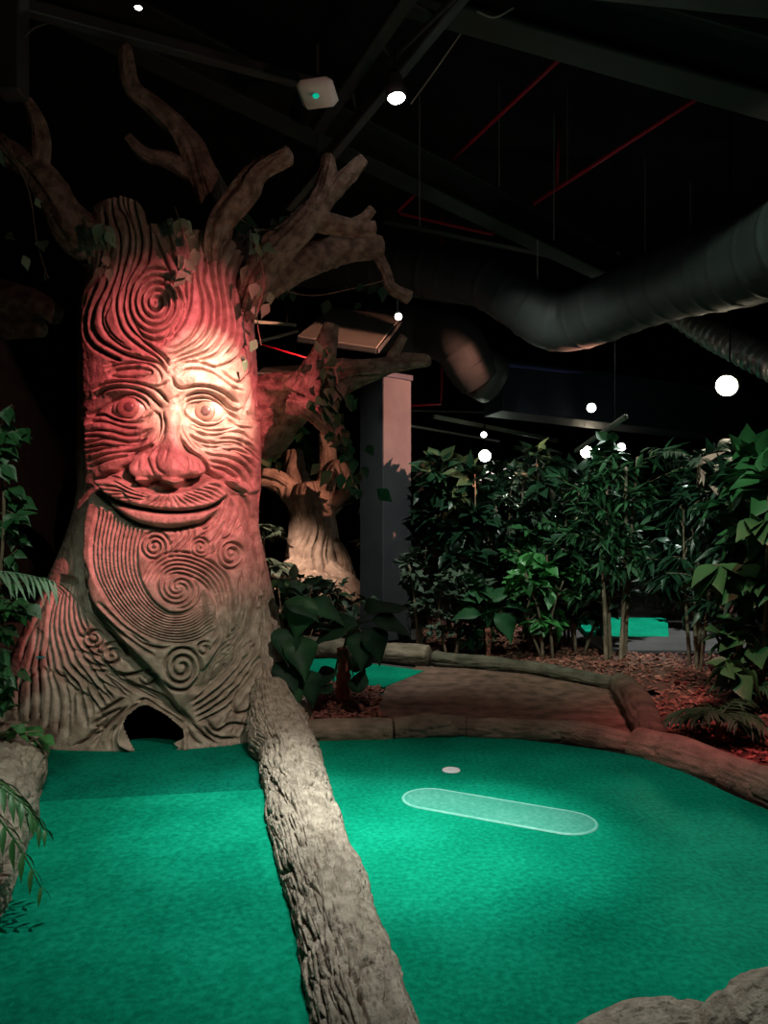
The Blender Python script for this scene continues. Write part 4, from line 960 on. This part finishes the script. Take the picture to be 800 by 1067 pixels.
# rails towards the back
for a, b, r_, lab in (((452, 434, 13.5), (580, 459, 15.5), .035, 'long pale track rail above the hedge'), ((600, 470, 13), (652, 434, 11), .03, 'short pale track rail slanting up to the right of the warm lamp'),
                      ((395, 438, 13.0), (520, 460, 16), .02, 'thin dim track rail below the long pale one'), ((430, 428, 15), (690, 434, 17), .015, 'thin pale cable run above all the far track rails'),
                      ((262, 335, 10), (308, 339, 10.4), .02, 'thin pale rail beside the trunk under the upper branches'), ((262, 358, 10), (310, 345, 10.8), .02, 'second thin pale rail beside the trunk, the lower one')):
    pa, pb = P(*a), P(*b); t = thing('track_rail', lab, 'rail', (pa+pb)/2); MB().beam(pa, pb, r_*2, r_*2, 0.004).build('rail', M['panel'], t)
    for f in (0.2, 0.8): c = pa*(1-f)+pb*f; MB().tube(np.array([c, [c[0], c[1], RZ]]), 0.005, 6).build('hanger', M['black'], t)
# red sprinkler pipes
def redpipe(l, label, r_=0.022): return tag(MB().tube(np.array([P(*q) for q in l]), r_, 10).build('sprinkler_pipe', M['red'], None, True), label, 'pipe', None)
redpipe([(608, 38, 7.6), (470, 167, 9.8)], 'red sprinkler pipe, upper left of the two long slanting ones', .026)
redpipe([(758, 82, 7.6), (556, 212, 9.8)], 'red sprinkler pipe, right of the two long slanting ones', .026)
redpipe([(580, 193, 9.6), (583, 124, 9.6)], 'short vertical red pipe rising from the right slanting pipe')
q = [(440, 196, 10.4), (415, 220, 10.6), (417, 223, 10.6), (512, 244, 10.8), (521, 237, 10.7)]
redpipe(q, 'red pipe bent into an angle left of the beams')
redpipe([(425, 423, 12.5), (459, 421, 12.5), (460, 404, 12.5), (460, 196, 12.5)], 'short red pipe elbow beside the top of the column', .02)
redpipe([(262, 356, 10.4), (330, 376, 10.6)], 'thin red pipe running behind the big right branch', .014)
redpipe([(630, 338, 11), (700, 328, 10.6)], 'thin red pipe under the big duct, left section', .012)
redpipe([(740, 322, 10), (815, 312, 9.6)], 'thin red pipe end at the right edge below the big duct', .012)
# hanger rods
for k, (x_, a, b, y_) in enumerate([(437, 100, 235, 9.0), (520, 75, 195, 9.5), (577, 118, 250, 9.0), (591, 90, 190, 9.6), (672, 165, 265, 9.5), (560, 250, 335, 9.2), (335, 345, 395, 10.2), (764, -5, 40, 6.0), (719, 190, 240, 9.0)]):
    t0, t1 = P(x_, a, y_), P(x_, b, y_)
    tag(MB().tube([t0, t1], 0.007, 6).build('hanger_rod', M['panel']), ['thin hanger rod below the bright top spotlight, at the bent red pipe', 'thin hanger rod between the spotlight and the left red pipe', 'thin hanger rod crossing the right red pipe', 'thin hanger rod beside the short vertical red pipe',
        'faint hanger rod right of the red pipes', 'hanger rod reaching down to the dip of the big duct', 'thin hanger rod behind the big right branch', 'hanger rod at the top right above the broad beam', 'faint hanger rod above the big duct near the right edge'][k], 'rod')
tubes('cable', pix((497, 12, 5.6), (515, 18, 5.6), (535, 8, 5.6)), 0.008, 'panel', 'loop of grey cable hanging at the end of the lighting rail', 'cable')
tubes('cable', pix((480, 35, 5.8), (450, 78, 5.9), (428, 108, 5.9)), 0.006, 'panel', 'grey cable stretched from the rail down past the top spotlight', 'cable')
#@@PART5
# ------------------------------------------------------------------ plants
def leaf_tpl(nx, prof, fold=0.25, droop=0.35, wave=0.0):
    """half widths prof along the blade; returns verts (x along, y across, z up) and quads"""
    xs = np.linspace(0, 1, nx); w_ = np.maximum(0, spline(np.c_[np.linspace(0, 1, len(prof)), prof], nx)[:, 1]); w_[-1] = 0.0
    vs = []
    for x, ww in zip(xs, w_):
        for s in (-1, 0, 1): vs.append((x, s*ww, abs(s)*ww*fold-droop*x*x+wave*math.sin(x*9)*abs(s)*ww))
    f = []
    for i in range(nx-1):
        for s in (0, 1): a = i*3+s; f.append((a, a+1, a+4, a+3))
    return np.array(vs), np.array(f)
TPL = {
 'broad': leaf_tpl(10, [0.01, .20, .29, .30, .22, .10, .0], .35, .30),
 'ovate': leaf_tpl(8, [0.01, .24, .33, .28, .17, .07, .0], .30, .25, .15),
 'lance': leaf_tpl(6, [0.01, .08, .11, .105, .08, .04, .0], .3, .35),
 'blade': leaf_tpl(5, [0.012, .035, .04, .035, .022, .0], .5, .45),
 'heart': leaf_tpl(14, [0.16, .36, .42, .40, .33, .24, .15, .07, .0], .22, .32, .12),
}
def place_leaves(mb_list, kind, pos, d, up, L):
    """append transformed copies of a leaf template"""
    tv_, tf_ = TPL[kind]; n = len(pos)
    d = d/np.linalg.norm(d, axis=1)[:, None]
    sd = np.cross(up, d); sd /= np.linalg.norm(sd, axis=1)[:, None]+1e-6; u = np.cross(d, sd)
    v_ = pos[:, None]+L[:, None, None]*(tv_[None, :, 0:1]*d[:, None]+tv_[None, :, 1:2]*sd[:, None]+tv_[None, :, 2:3]*u[:, None])
    mb_list.append((v_.reshape(-1, 3), (tf_[None]+(np.arange(n)*len(tv_))[:, None, None]).reshape(-1, 4)))
def join(ml):
    o = 0; V_, F_ = [], []
    for a, b in ml: V_.append(a); F_.append(b+o); o += len(a)
    return np.vstack(V_), np.vstack(F_)
def rup(n, s=0.45):
    u = rng.normal(0, s, (n, 3)); u[:, 2] = 1; return u/np.linalg.norm(u, axis=1)[:, None]
def shrub(name, label, base, h, spread, kind, L, nleaf, mt, stems=3, smt='stem', srad=0.018, bare=0.25, cat='plant', group=None, lean=(0, 0), droop=0.0, twigs=6, dens_top=1.0, clump=1):
    """upright plant: stems as parts, twigs and leaves around them"""
    t = thing(name, label, cat, base, group); ml = []; base = np.array(base, float)
    tw = MB(); has = False
    per = nleaf//stems
    for s in range(stems):
        a = rng.uniform(0, 2*np.pi); r_ = 0.06 if stems > 1 else 0.0
        b0 = base+np.array([r_*math.cos(a), r_*math.sin(a), -0.03])
        top = base+np.array([math.cos(a)*spread*0.45*rng.uniform(.3, 1), math.sin(a)*spread*0.45*rng.uniform(.3, 1), h*rng.uniform(0.82, 0.97)])+np.array([lean[0], lean[1], 0])
        mid = (b0+top)/2+np.array([rng.normal(0, .05), rng.normal(0, .05), 0])
        q = spline(np.array([b0, mid, top]), 12)
        MB().tube(q, np.linspace(srad, srad*0.4, 12), 7, rough=0.2, seed=s).build('stem', M[smt], t, True)
        for k in range(twigs):
            f = bare+(1-bare)*((k+rng.uniform(0, 1))/twigs); i = min(10, int(f*11)); o0 = q[i]
            az = rng.uniform(0, 2*np.pi); ln = spread*rng.uniform(0.35, 0.6)*(1.15-0.55*f)
            e = o0+np.array([math.cos(az)*ln, math.sin(az)*ln, ln*rng.uniform(0.15, 0.7)])
            tq = spline(np.array([o0, (o0+e)/2+np.array([0, 0, .06]), e]), 6); tw.tube(tq, np.linspace(srad*.4, srad*.15, 6), 5); has = True
            m_ = max(2, int(per/twigs)); ti = rng.uniform(0.25, 1.0, m_)
            if clump > 1: ti = np.repeat(rng.uniform(0.4, 1.0, max(1, m_//clump)), clump); m_ = len(ti)
            pos = np.stack([np.interp(ti, np.linspace(0, 1, 6), tq[:, c]) for c in range(3)], 1)
            dr = (e-o0)/np.linalg.norm(e-o0)
            dd = dr[None]*rng.uniform(.2, .9, (m_, 1))+rng.normal(0, .6, (m_, 3)); dd[:, 2] = dd[:, 2]*0.6-droop
            place_leaves(ml, kind, pos, dd, rup(m_), L*rng.uniform(.6, 1.2, m_))
        m_ = max(3, int(per*0.12)); dd = rng.normal(0, .7, (m_, 3)); dd[:, 2] = np.abs(dd[:, 2])*.8-droop*.5
        place_leaves(ml, kind, np.repeat(q[-1][None], m_, 0)+rng.normal(0, .03, (m_, 3)), dd, rup(m_), L*rng.uniform(.6, 1.1, m_))
    if has: tw.build('twigs', M[smt], t, True)
    v_, f_ = join(ml); v_[:, 2] = np.maximum(v_[:, 2], 0.01)
    mesh_obj('foliage', v_, f_, M[mt], t, True)
    return t
def frond(ml, mb, o0, d, length, leaf, n=22, arch=0.5, kind='blade', width=0.03):
    d = np.array(d, float); d /= np.linalg.norm(d); o0 = np.array(o0, float)
    s = np.linspace(0, 1, 14)[:, None]; q = o0+d*length*s+np.array([0, 0, -1])*arch*length*s**2
    mb.tube(q, np.linspace(0.008, 0.002, 14), 5)
    t_ = np.linspace(0.15, 1, n); pos = np.stack([np.interp(t_, s[:, 0], q[:, c]) for c in range(3)], 1)
    tg = np.gradient(q, axis=0); tg /= np.linalg.norm(tg, axis=1)[:, None]; tt = np.stack([np.interp(t_, s[:, 0], tg[:, c]) for c in range(3)], 1)
    sd = np.cross(tt, [0, 0, 1.0]); sd /= np.linalg.norm(sd, axis=1)[:, None]+1e-6
    for sg in (-1, 1):
        dd = tt*0.75+sd*sg*0.8+rng.normal(0, .05, (n, 3))-np.array([0, 0, .15])
        place_leaves(ml, kind, pos, dd, np.cross(sd*sg, tt)*sg*0+rup(n, .15), leaf*(1-0.45*np.abs(t_-0.45)*1.5)*rng.uniform(.85, 1.1, n))
def palm(name, label, base, h, nf, length, leaf, mt, arch=0.55, kind='blade', up=0.9, trunk=0.03, tmt='stem', n=22, cat='plant', az=None, group=None):
    t = thing(name, label, cat, base, group); base = np.array(base, float); top = base+np.array([0, 0, h])
    if h > 0.05: MB().tube(spline(np.array([base-[0, 0, .03], base+[0.01, 0, h*.5], top]), 12), np.linspace(trunk*1.2, trunk, 12), 10, rough=.3).build('trunk', M[tmt], t, True)
    for k in range(nf):
        a = (az[k] if az is not None else 2*np.pi*k/nf+rng.uniform(-.3, .3)); ml = []; mb = MB()
        frond(ml, mb, top, (math.cos(a), math.sin(a), up*rng.uniform(.4, 1.3)), length*rng.uniform(.75, 1.1), leaf, n, arch*rng.uniform(.7, 1.2), kind)
        v_, f_ = join(ml); mb.add(v_, f_.tolist()); mb.v[-1][:, 2] = np.maximum(mb.v[-1][:, 2], .01)
        mb.build('frond', M[mt], t, True)
    return t
G = lambda a, b, z=0.02: (F(a, b)[0], F(a, b)[1], z)
def at(px, Y): return ((px-400)/FP*Y, Y, 0.03)
# hedge, left to right: (px, Y, height, spread, leaf kind, length, count, material, stems, stem mat, label)
hedge = [
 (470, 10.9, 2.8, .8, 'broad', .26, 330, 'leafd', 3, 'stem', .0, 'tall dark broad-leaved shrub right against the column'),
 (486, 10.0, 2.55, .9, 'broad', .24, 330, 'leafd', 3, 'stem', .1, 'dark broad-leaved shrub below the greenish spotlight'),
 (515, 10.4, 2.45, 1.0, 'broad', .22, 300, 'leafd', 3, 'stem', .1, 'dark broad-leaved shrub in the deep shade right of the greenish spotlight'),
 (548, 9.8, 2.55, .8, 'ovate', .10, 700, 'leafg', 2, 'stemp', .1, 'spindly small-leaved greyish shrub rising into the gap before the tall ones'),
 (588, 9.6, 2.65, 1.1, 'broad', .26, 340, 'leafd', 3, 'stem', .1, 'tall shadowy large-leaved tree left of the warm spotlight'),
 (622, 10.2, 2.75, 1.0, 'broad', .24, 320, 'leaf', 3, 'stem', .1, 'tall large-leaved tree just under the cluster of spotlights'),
 (470, 8.95, 1.05, .7, 'ovate', .12, 260, 'leafg', 4, 'stemp', .0, 'low grey-green small-leaved plant beside the column foot'),
 (441, 9.3, 1.25, .5, 'ovate', .14, 160, 'leafg', 3, 'stemp', .1, 'slim grey-green plant touching the right side of the column'),
 (498, 9.0, .95, .5, 'broad', .22, 60, 'leaf', 2, 'stemp', .2, 'small mid-green plant between the grey-green one and the twin-stemmed one'),
 (570, 8.7, 1.15, .7, 'broad', .20, 130, 'leafb', 3, 'stemp', .1, 'leafy green plant with pale bare stems at the far path log'),
 (553, 9.1, 1.6, .8, 'ovate', .16, 260, 'leafm', 3, 'stemp', .1, 'mid-height speckled shrub behind the pale-stemmed plant'),
 (603, 9.0, 1.5, .8, 'broad', .17, 220, 'leafd', 3, 'stemp', .2, 'dark mid-height shrub with forked pale stems left of the bamboo'),
 (722, 7.7, 2.25, .9, 'lance', .24, 520, 'leafd', 3, 'stem', .55, 'tall plant with drooping narrow leaves and dark stems, right of the bamboo'),
 (757, 7.3, 2.1, .8, 'lance', .25, 420, 'leafd', 2, 'flesh', .5, 'drooping narrow-leaved plant with reddish stems behind the fern'),
 (790, 6.5, 2.35, 1.0, 'broad', .27, 260, 'leafm', 3, 'stem', .2, 'large glossy broad-leaved tree at the right edge, nearest one'),
 (835, 6.9, 2.6, 1.2, 'broad', .27, 300, 'leafm', 3, 'stem', .2, 'tall broad-leaved tree half out of the right edge'),
 (765, 8.6, 2.6, 1.0, 'broad', .24, 300, 'leafd', 3, 'stem', .2, 'tall dark broad-leaved tree behind the drooping plants at the right'),
]
for (px, Y, h_, sp, kd, L_, n_, mt, ns, sm_, dr, lab) in hedge:
    shrub('hedge_plant', lab, at(px, Y), h_*0.95, sp, kd, L_*1.08, int(n_*1.7), mt, ns, sm_, 0.02, 0.12 if Y < 7 else (0.4 if h_ > 2 else 0.28), droop=dr, twigs=9 if n_ > 200 else 6, group='artificial plants along the path bed')
# far filler behind the hedge
for px, Y, h_, lab in ((430, 12.0, 2.5, 'far dark shrub peeping between column and hedge'), (500, 12.3, 2.4, 'far dark shrub behind the left hedge plants'), (570, 12.1, 2.6, 'far dark shrub behind the spindly greyish plant'),
                       (655, 13.6, 2.7, 'far dark shrub behind the bamboo crown'), (740, 11.8, 2.5, 'far dark shrub behind the drooping plants'), (810, 10.5, 2.6, 'far dark shrub behind the right edge tree')):
    shrub('hedge_plant', lab, at(px, Y), h_, 1.5, 'broad', .30, 420, 'leafd', 3, 'stem', 0.02, 0.15, twigs=8, group='artificial plants along the path bed')
# bamboo clump with visible stems
bb = np.array(at(641, 8.55)); t = thing('bamboo_clump', 'bamboo clump with four bare pinkish stems and a narrow-leaved crown', 'plant', bb)
ml = []; tw = MB()
for k, (dx, dy) in enumerate(((-.10, 0), (-.03, .08), (.05, -.03), (.12, .05))):
    b0 = bb+[dx, dy, -.03]; top = bb+[dx*2.2, dy, 1.9+.12*k]
    q = spline(np.array([b0, (b0+top)/2+[.02*(-1)**k, 0, 0], top]), 40); rr = 0.024*(1-0.4*np.linspace(0, 1, 40))+np.where(np.arange(40) % 5 == 0, .004, 0)
    MB().tube(q, rr, 10).build('stem', M['stemp'], t, True)
    for j in range(11):
        i = 13+int(j*2.5); o0 = q[min(i, 39)]; az = rng.uniform(0, 6.28); ln = rng.uniform(.25, .6)
        e = o0+np.array([math.cos(az)*ln, math.sin(az)*ln, rng.uniform(.1, .35)]); tw.tube(np.array([o0, e]), [.005, .002], 5)
        m_ = 26; ti = rng.uniform(.2, 1, (m_, 1)); dd = (e-o0)[None]/ln*.8+rng.normal(0, .55, (m_, 3))-[0, 0, .25]
        place_leaves(ml, 'lance', o0*(1-ti)+e*ti, dd, rup(m_), .24*rng.uniform(.6, 1.1, m_))
tw.build('twigs', M['stem'], t, True); v_, f_ = join(ml); mesh_obj('foliage', v_, f_, M['leaf'], t, True)
# lance-leaf sprays catching light above the right plants
FSP = palm('fan_spray_plant', 'plant with upright pale feathery sprays poking above the hedge at the right', at(728, 7.9), 2.12, 7, .55, .22, 'leafg', arch=.35, kind='lance', up=.9, n=8, trunk=.02)
ml = []
for a, b, L_ in (((722, 487), (750, 468), .30), ((738, 505), (768, 527), .30), ((730, 488), (736, 506), .16), ((735, 490), (728, 505), .14)):
    pa, pb = P(*a, 7.55), P(*b, 7.45); place_leaves(ml, 'lance', pa[None], (pb-pa)[None], np.array([[0, -.8, .6]]), np.array([L_*1.1]))
v_, f_ = join(ml); tag(mesh_obj('pink_lit_leaves', v_, f_, M['pink'], FSP, True), 'leaves coloured pale pink for the light on them')
# low fern in the red mulch
palm('fern', 'low bushy green fern growing in the red mulch near the right rim', (*F(748, 772)[:2], 0.05), 0.10, 12, .42, .17, 'leaf', arch=.55, kind='lance', up=.9, n=9, trunk=.02)
palm('fern', 'smaller fern squeezed behind the bushy one at the right edge', (*F(785, 742)[:2], 0.05), 0.12, 9, .38, .16, 'leaf', arch=.5, kind='lance', up=1.0, n=9, trunk=.02)
palm('grass_tuft', 'small spiky grass tuft under the hedge left of the pale-stemmed plant', at(500, 8.85), 0.05, 10, .4, .22, 'leaf', arch=.3, kind='blade', up=1.8, n=5)
# twin-stemmed large-leaved plant in front of the hedge
def bigleaf(name, label, base, leaves, mt, stemmt='stem', trunk=None, cat='plant', group=None, kind='heart', prad=.008):
    """leaves: (tip px, tip py, Y, length, direction az, pitch) placed on petioles"""
    t = thing(name, label, cat, base, group); base = np.array(base, float); root = base
    if trunk is not None:
        hgt, rad = trunk; MB().tube(spline(np.array([base-[0, 0, .03], base+[.01, 0, hgt*.5], base+[0, 0, hgt]]), 20), rad*(1+.12*np.sin(np.arange(20)*2.3)), 12, rough=.3).build('trunk', M[stemmt], t, True); root = base+[0, 0, hgt*.95]
    for (px, py, Y, L_, az, pt_, mk) in leaves:
        o0 = P(px, py, Y); a = R(az); b = R(pt_); d = np.array([math.cos(a)*math.cos(b), math.sin(a)*math.cos(b), math.sin(b)])
        pe = MB().tube(spline(np.array([root, (root+o0)/2+np.array([0, 0, .08]), o0]), 12), np.linspace(prad, prad*.6, 12), 6)
        pe.build('stalk', M[stemmt if trunk is None else 'leaf'], t, True)
        ml = []; place_leaves(ml, kind, o0[None], d[None], np.array([[0.15*math.cos(a+1.57), -.35, 1.0]]), np.array([L_])); v_, f_ = join(ml)
        o = mesh_obj('leaf', v_, f_, M[mk or mt], t, True); s_ = o.modifiers.new('thickness', 'SOLIDIFY'); s_.thickness = 0.003
    return t
bigleaf('philodendron', 'large-leaved plant with two short red stems standing before the hedge', at(508, 8.75), [
  (505, 625, 8.7, .36, 120, 45, None), (500, 640, 8.6, .34, 200, 5, None), (515, 628, 8.6, .36, 60, 40, None), (520, 640, 8.6, .36, -60, -40, None), (528, 632, 8.6, .33, 10, 0, None), (497, 628, 8.7, .3, 160, 30, None)], 'leaf', 'flesh', (.32, .03))
bigleaf('philodendron', 'low large-leaved plant with a red shaggy trunk growing out of the dark mulch mound', (*F(357, 733)[:2], .06), [
  (383, 640, 6.4, .42, 25, 18, 'leafp'), (388, 646, 6.3, .34, -20, -6, 'leafp'), (372, 650, 6.2, .40, 190, -12, 'leafp'), (385, 655, 6.2, .30, -50, -52, 'leafp'), (375, 660, 6.2, .30, -80, -50, 'leafp'),
  (368, 700, 6.5, .28, 35, 40, 'leafp'), (350, 700, 6.4, .27, 200, -20, 'leafp'), (372, 722, 6.2, .22, 60, 70, 'leafp'), (345, 722, 6.2, .22, 150, 10, 'leafp')], 'leafp', 'flesh', (.42, .055))
bigleaf('philodendron', 'dark large-leaved plant crowding the right flank of the face tree', (*F(303, 752)[:2], .03), [
  (290, 612, 6.0, .30, 40, -8, 'leafp'), (300, 628, 6.0, .30, -30, -10, 'leafp'), (318, 622, 6.0, .34, 240, -62, 'leaf'), (322, 628, 6.2, .34, -10, -18, 'leaf'), (296, 655, 6.0, .30, -70, -45, 'leafp'),
  (308, 665, 6.0, .34, -60, -45, 'leaf'), (292, 690, 6.0, .30, -50, -30, 'leafp'), (318, 700, 6.1, .28, -50, -55, 'leafp'), (300, 715, 5.9, .26, -80, -40, 'leaf'), (325, 610, 6.4, .2, 80, 30, 'leafp'), (326, 655, 6.2, .22, 20, 10, 'leafp')], 'leafp', 'stem', None)
# far cycad beside the pale tree
palm('cycad', 'dusty green cycad left of the pale carved tree', at(281, 12.3), 0.75, 13, .55, .26, 'leafg', arch=.5, kind='lance', up=1.1, n=14, trunk=.06)
palm('cycad', 'second dusty green cycad, higher and partly hidden by the face tree trunk', at(272, 13.2), 1.2, 11, .6, .28, 'leafg', arch=.45, kind='lance', up=1.1, n=14, trunk=.06)
shrub('hedge_plant', 'bright small-leaved shrub behind the pale tree limbs, lit from behind', at(318, 15.5), 3.2, 1.4, 'ovate', .20, 320, 'leafb', 3, 'stem', .02, .5, twigs=8)
shrub('undergrowth_plant', 'low pale-leaved plants between the philodendron and the column', at(345, 9.8), .75, 1.0, 'broad', .2, 160, 'leafg', 4, 'stem', .01, .1, twigs=7, droop=.2)
shrub('undergrowth_plant', 'low dark leafy plant in front of the pale tree roots', at(320, 10.4), .8, 1.0, 'broad', .22, 160, 'leaf', 4, 'stem', .01, .1, twigs=7, droop=.2)
# left edge foliage
shrub('ficus', 'leafy ficus with small green leaves at the left edge beside the face tree', at(-50, 4.5), 2.3, .85, 'ovate', .13, 760, 'leafb', 4, 'stem', .02, .05, twigs=12, droop=.25)
pf = thing('palm_branch', 'pale narrow palm frond reaching in from the left edge', 'plant', P(-60, 600, 4.1)); ml = []; mb = MB()
frond(ml, mb, P(-60, 598, 4.0), (1, -.05, .16), .60, .26, 20, .22, 'blade'); v_, f_ = join(ml); mb.add(v_, f_.tolist()); mb.build('frond', M['leafg2'], pf, True)
sp_ = thing('trailing_grass', 'thin-leaved green sprig hanging over the left log onto the carpet', 'plant', P(-30, 820, 3.1)); 
for o0, d, ln in ((P(-40, 812, 3.1), (1, -.1, .25), .34), (P(-30, 806, 3.15), (1, .0, .0), .30), (P(-35, 828, 3.05), (1, -.2, -.25), .34)):
    ml = []; mb = MB(); frond(ml, mb, o0, d, ln, .13, 8, .75, 'lance'); v_, f_ = join(ml); mb.add(v_, f_.tolist()); mb.build('frond', M['leafb'], sp_, True)
# ivy on the face tree
def ivy(label, path, nleaf, L_, mt, kind='ovate', spread=.08, extra=None):
    q = spline(np.array([P(*p_) for p_ in path]), 20); t = thing('ivy_vine', label, 'vine', q[0])
    MB().tube(q, .005, 5).build('vine_stem', M['stem'], t, True)
    i = rng.uniform(0, 19, nleaf); pos = np.stack([np.interp(i, np.arange(20), q[:, c]) for c in range(3)], 1)+rng.normal(0, spread, (nleaf, 3))*[1, .5, 1]
    dd = rng.normal(0, .5, (nleaf, 3)); dd[:, 2] -= .6; dd[:, 1] -= .1; up = rup(nleaf, .3)*[1, 1, .4]+[0, -.9, 0]
    ml = []; place_leaves(ml, kind, pos, dd, up, L_*rng.uniform(.7, 1.2, nleaf)); v_, f_ = join(ml); mesh_obj('foliage', v_, f_, M[mt], t, True); return t
ivy('ivy strand hanging down the front of the trunk beside the forehead curl', [(182, 215, 5.45), (190, 240, 5.42), (196, 262, 5.42), (192, 285, 5.45)], 12, .14, 'leafg2', spread=.035)
ivy('few ivy leaves at the left shoulder of the trunk', [(98, 215, 5.5), (108, 240, 5.45), (115, 275, 5.45)], 8, .14, 'leafg2', spread=.04)
ivy('sparse hanging leaves left of the left branch', [(5, 140, 5.5), (30, 200, 5.6), (38, 250, 5.6), (50, 290, 5.6)], 9, .13, 'leafg2', spread=.12)
ivy('ivy leaves below the upper right branches beside the trunk', [(262, 245, 5.8), (275, 290, 5.75), (268, 330, 5.8), (272, 360, 5.8)], 14, .13, 'leafg2', spread=.07)
ivy('dark leaves in the crook between the upper branches', [(245, 225, 5.9), (275, 240, 5.9), (300, 225, 6.0)], 12, .14, 'leafp', spread=.05)
ivy('sparse leaves along the drooping branch above the panel', [(285, 300, 6.3), (325, 308, 6.3), (370, 300, 6.3), (402, 292, 6.4)], 12, .12, 'leafp', spread=.06)
ivy('thick ivy strand hanging from the big right branch in front of the column', [(345, 400, 5.8), (352, 440, 5.78), (362, 480, 5.8), (372, 520, 5.85)], 42, .14, 'leaf', spread=.08)
ivy('ivy strand hanging from the elbow of the big right branch', [(338, 360, 5.8), (350, 390, 5.75), (352, 420, 5.75)], 14, .12, 'leaf', spread=.05)
ivy('light ivy leaves under the thick part of the big right branch', [(275, 470, 6.4), (290, 460, 6.4), (310, 452, 6.4)], 16, .13, 'leafb', spread=.06)
# teal tape on the left root
tag(MB().box(P(42, 685, 5.42), (.06, .02, .012)).build('tape_scrap', M['teal']), 'tiny teal tape scrap stuck on the left root of the face tree', 'tape')

tag(bark_tube('broken_branch', [(*P(-30, 300, 6.6), .16), (*P(5, 312, 6.5), .15), (*P(35, 318, 6.4), .13), (*P(58, 328, 6.3), .08)], M['branch'], None, 50, 70, amp=0.012, freq=6, seed=301, endcut=.5, lmp=.25), 'dim reddish broken branch poking in at the left edge above the ficus', 'branch')
tag(bark_tube('broken_branch', [(*P(-30, 345, 6.7), .11), (*P(10, 340, 6.6), .10), (*P(45, 343, 6.5), .06)], M['branch'], None, 40, 60, amp=0.010, freq=6, seed=302, endcut=.5, lmp=.25), 'lower and thinner of the two dim broken branches at the left edge', 'branch')

fi = thing('ficus', 'slim single-stemmed ficus, nearest foliage along the left edge', 'plant', (-2.2, 4.3, 0.0))
fq = spline(np.array([(-2.2, 4.3, -.03), P(-12, 690, 4.3), P(0, 600, 4.3), P(4, 520, 4.3), P(-4, 410, 4.35)]), 40)
MB().tube(fq, np.linspace(.018, .006, 40), 8, rough=.2).build('stem', M['stem'], fi, True)
ml = []; tw = MB()
for k in range(26):
    i = 9+int(k*1.15); o0 = fq[min(i, 39)]; az = rng.uniform(-1.2, 1.2) if k % 3 else rng.uniform(0, 6.28); ln = rng.uniform(.06, .22)
    e = o0+np.array([math.cos(az)*ln, math.sin(az)*ln*.8, rng.uniform(-.06, .08)]); tw.tube(np.array([o0, e]), [.004, .002], 5)
    m_ = 6; ti = rng.uniform(.4, 1, (m_, 1)); dd = np.stack([rng.normal(.2, .6, m_), rng.normal(-.2, .4, m_), rng.normal(-.55, .35, m_)], 1)
    up_ = rup(m_, .4)+[0, -.9, 0]; place_leaves(ml, 'ovate', o0*(1-ti)+e*ti, dd, up_, .115*rng.uniform(.7, 1.15, m_))
tw.build('twigs', M['stem'], fi, True); v_, f_ = join(ml); mesh_obj('foliage', v_, f_, M['leafm'], fi, True)
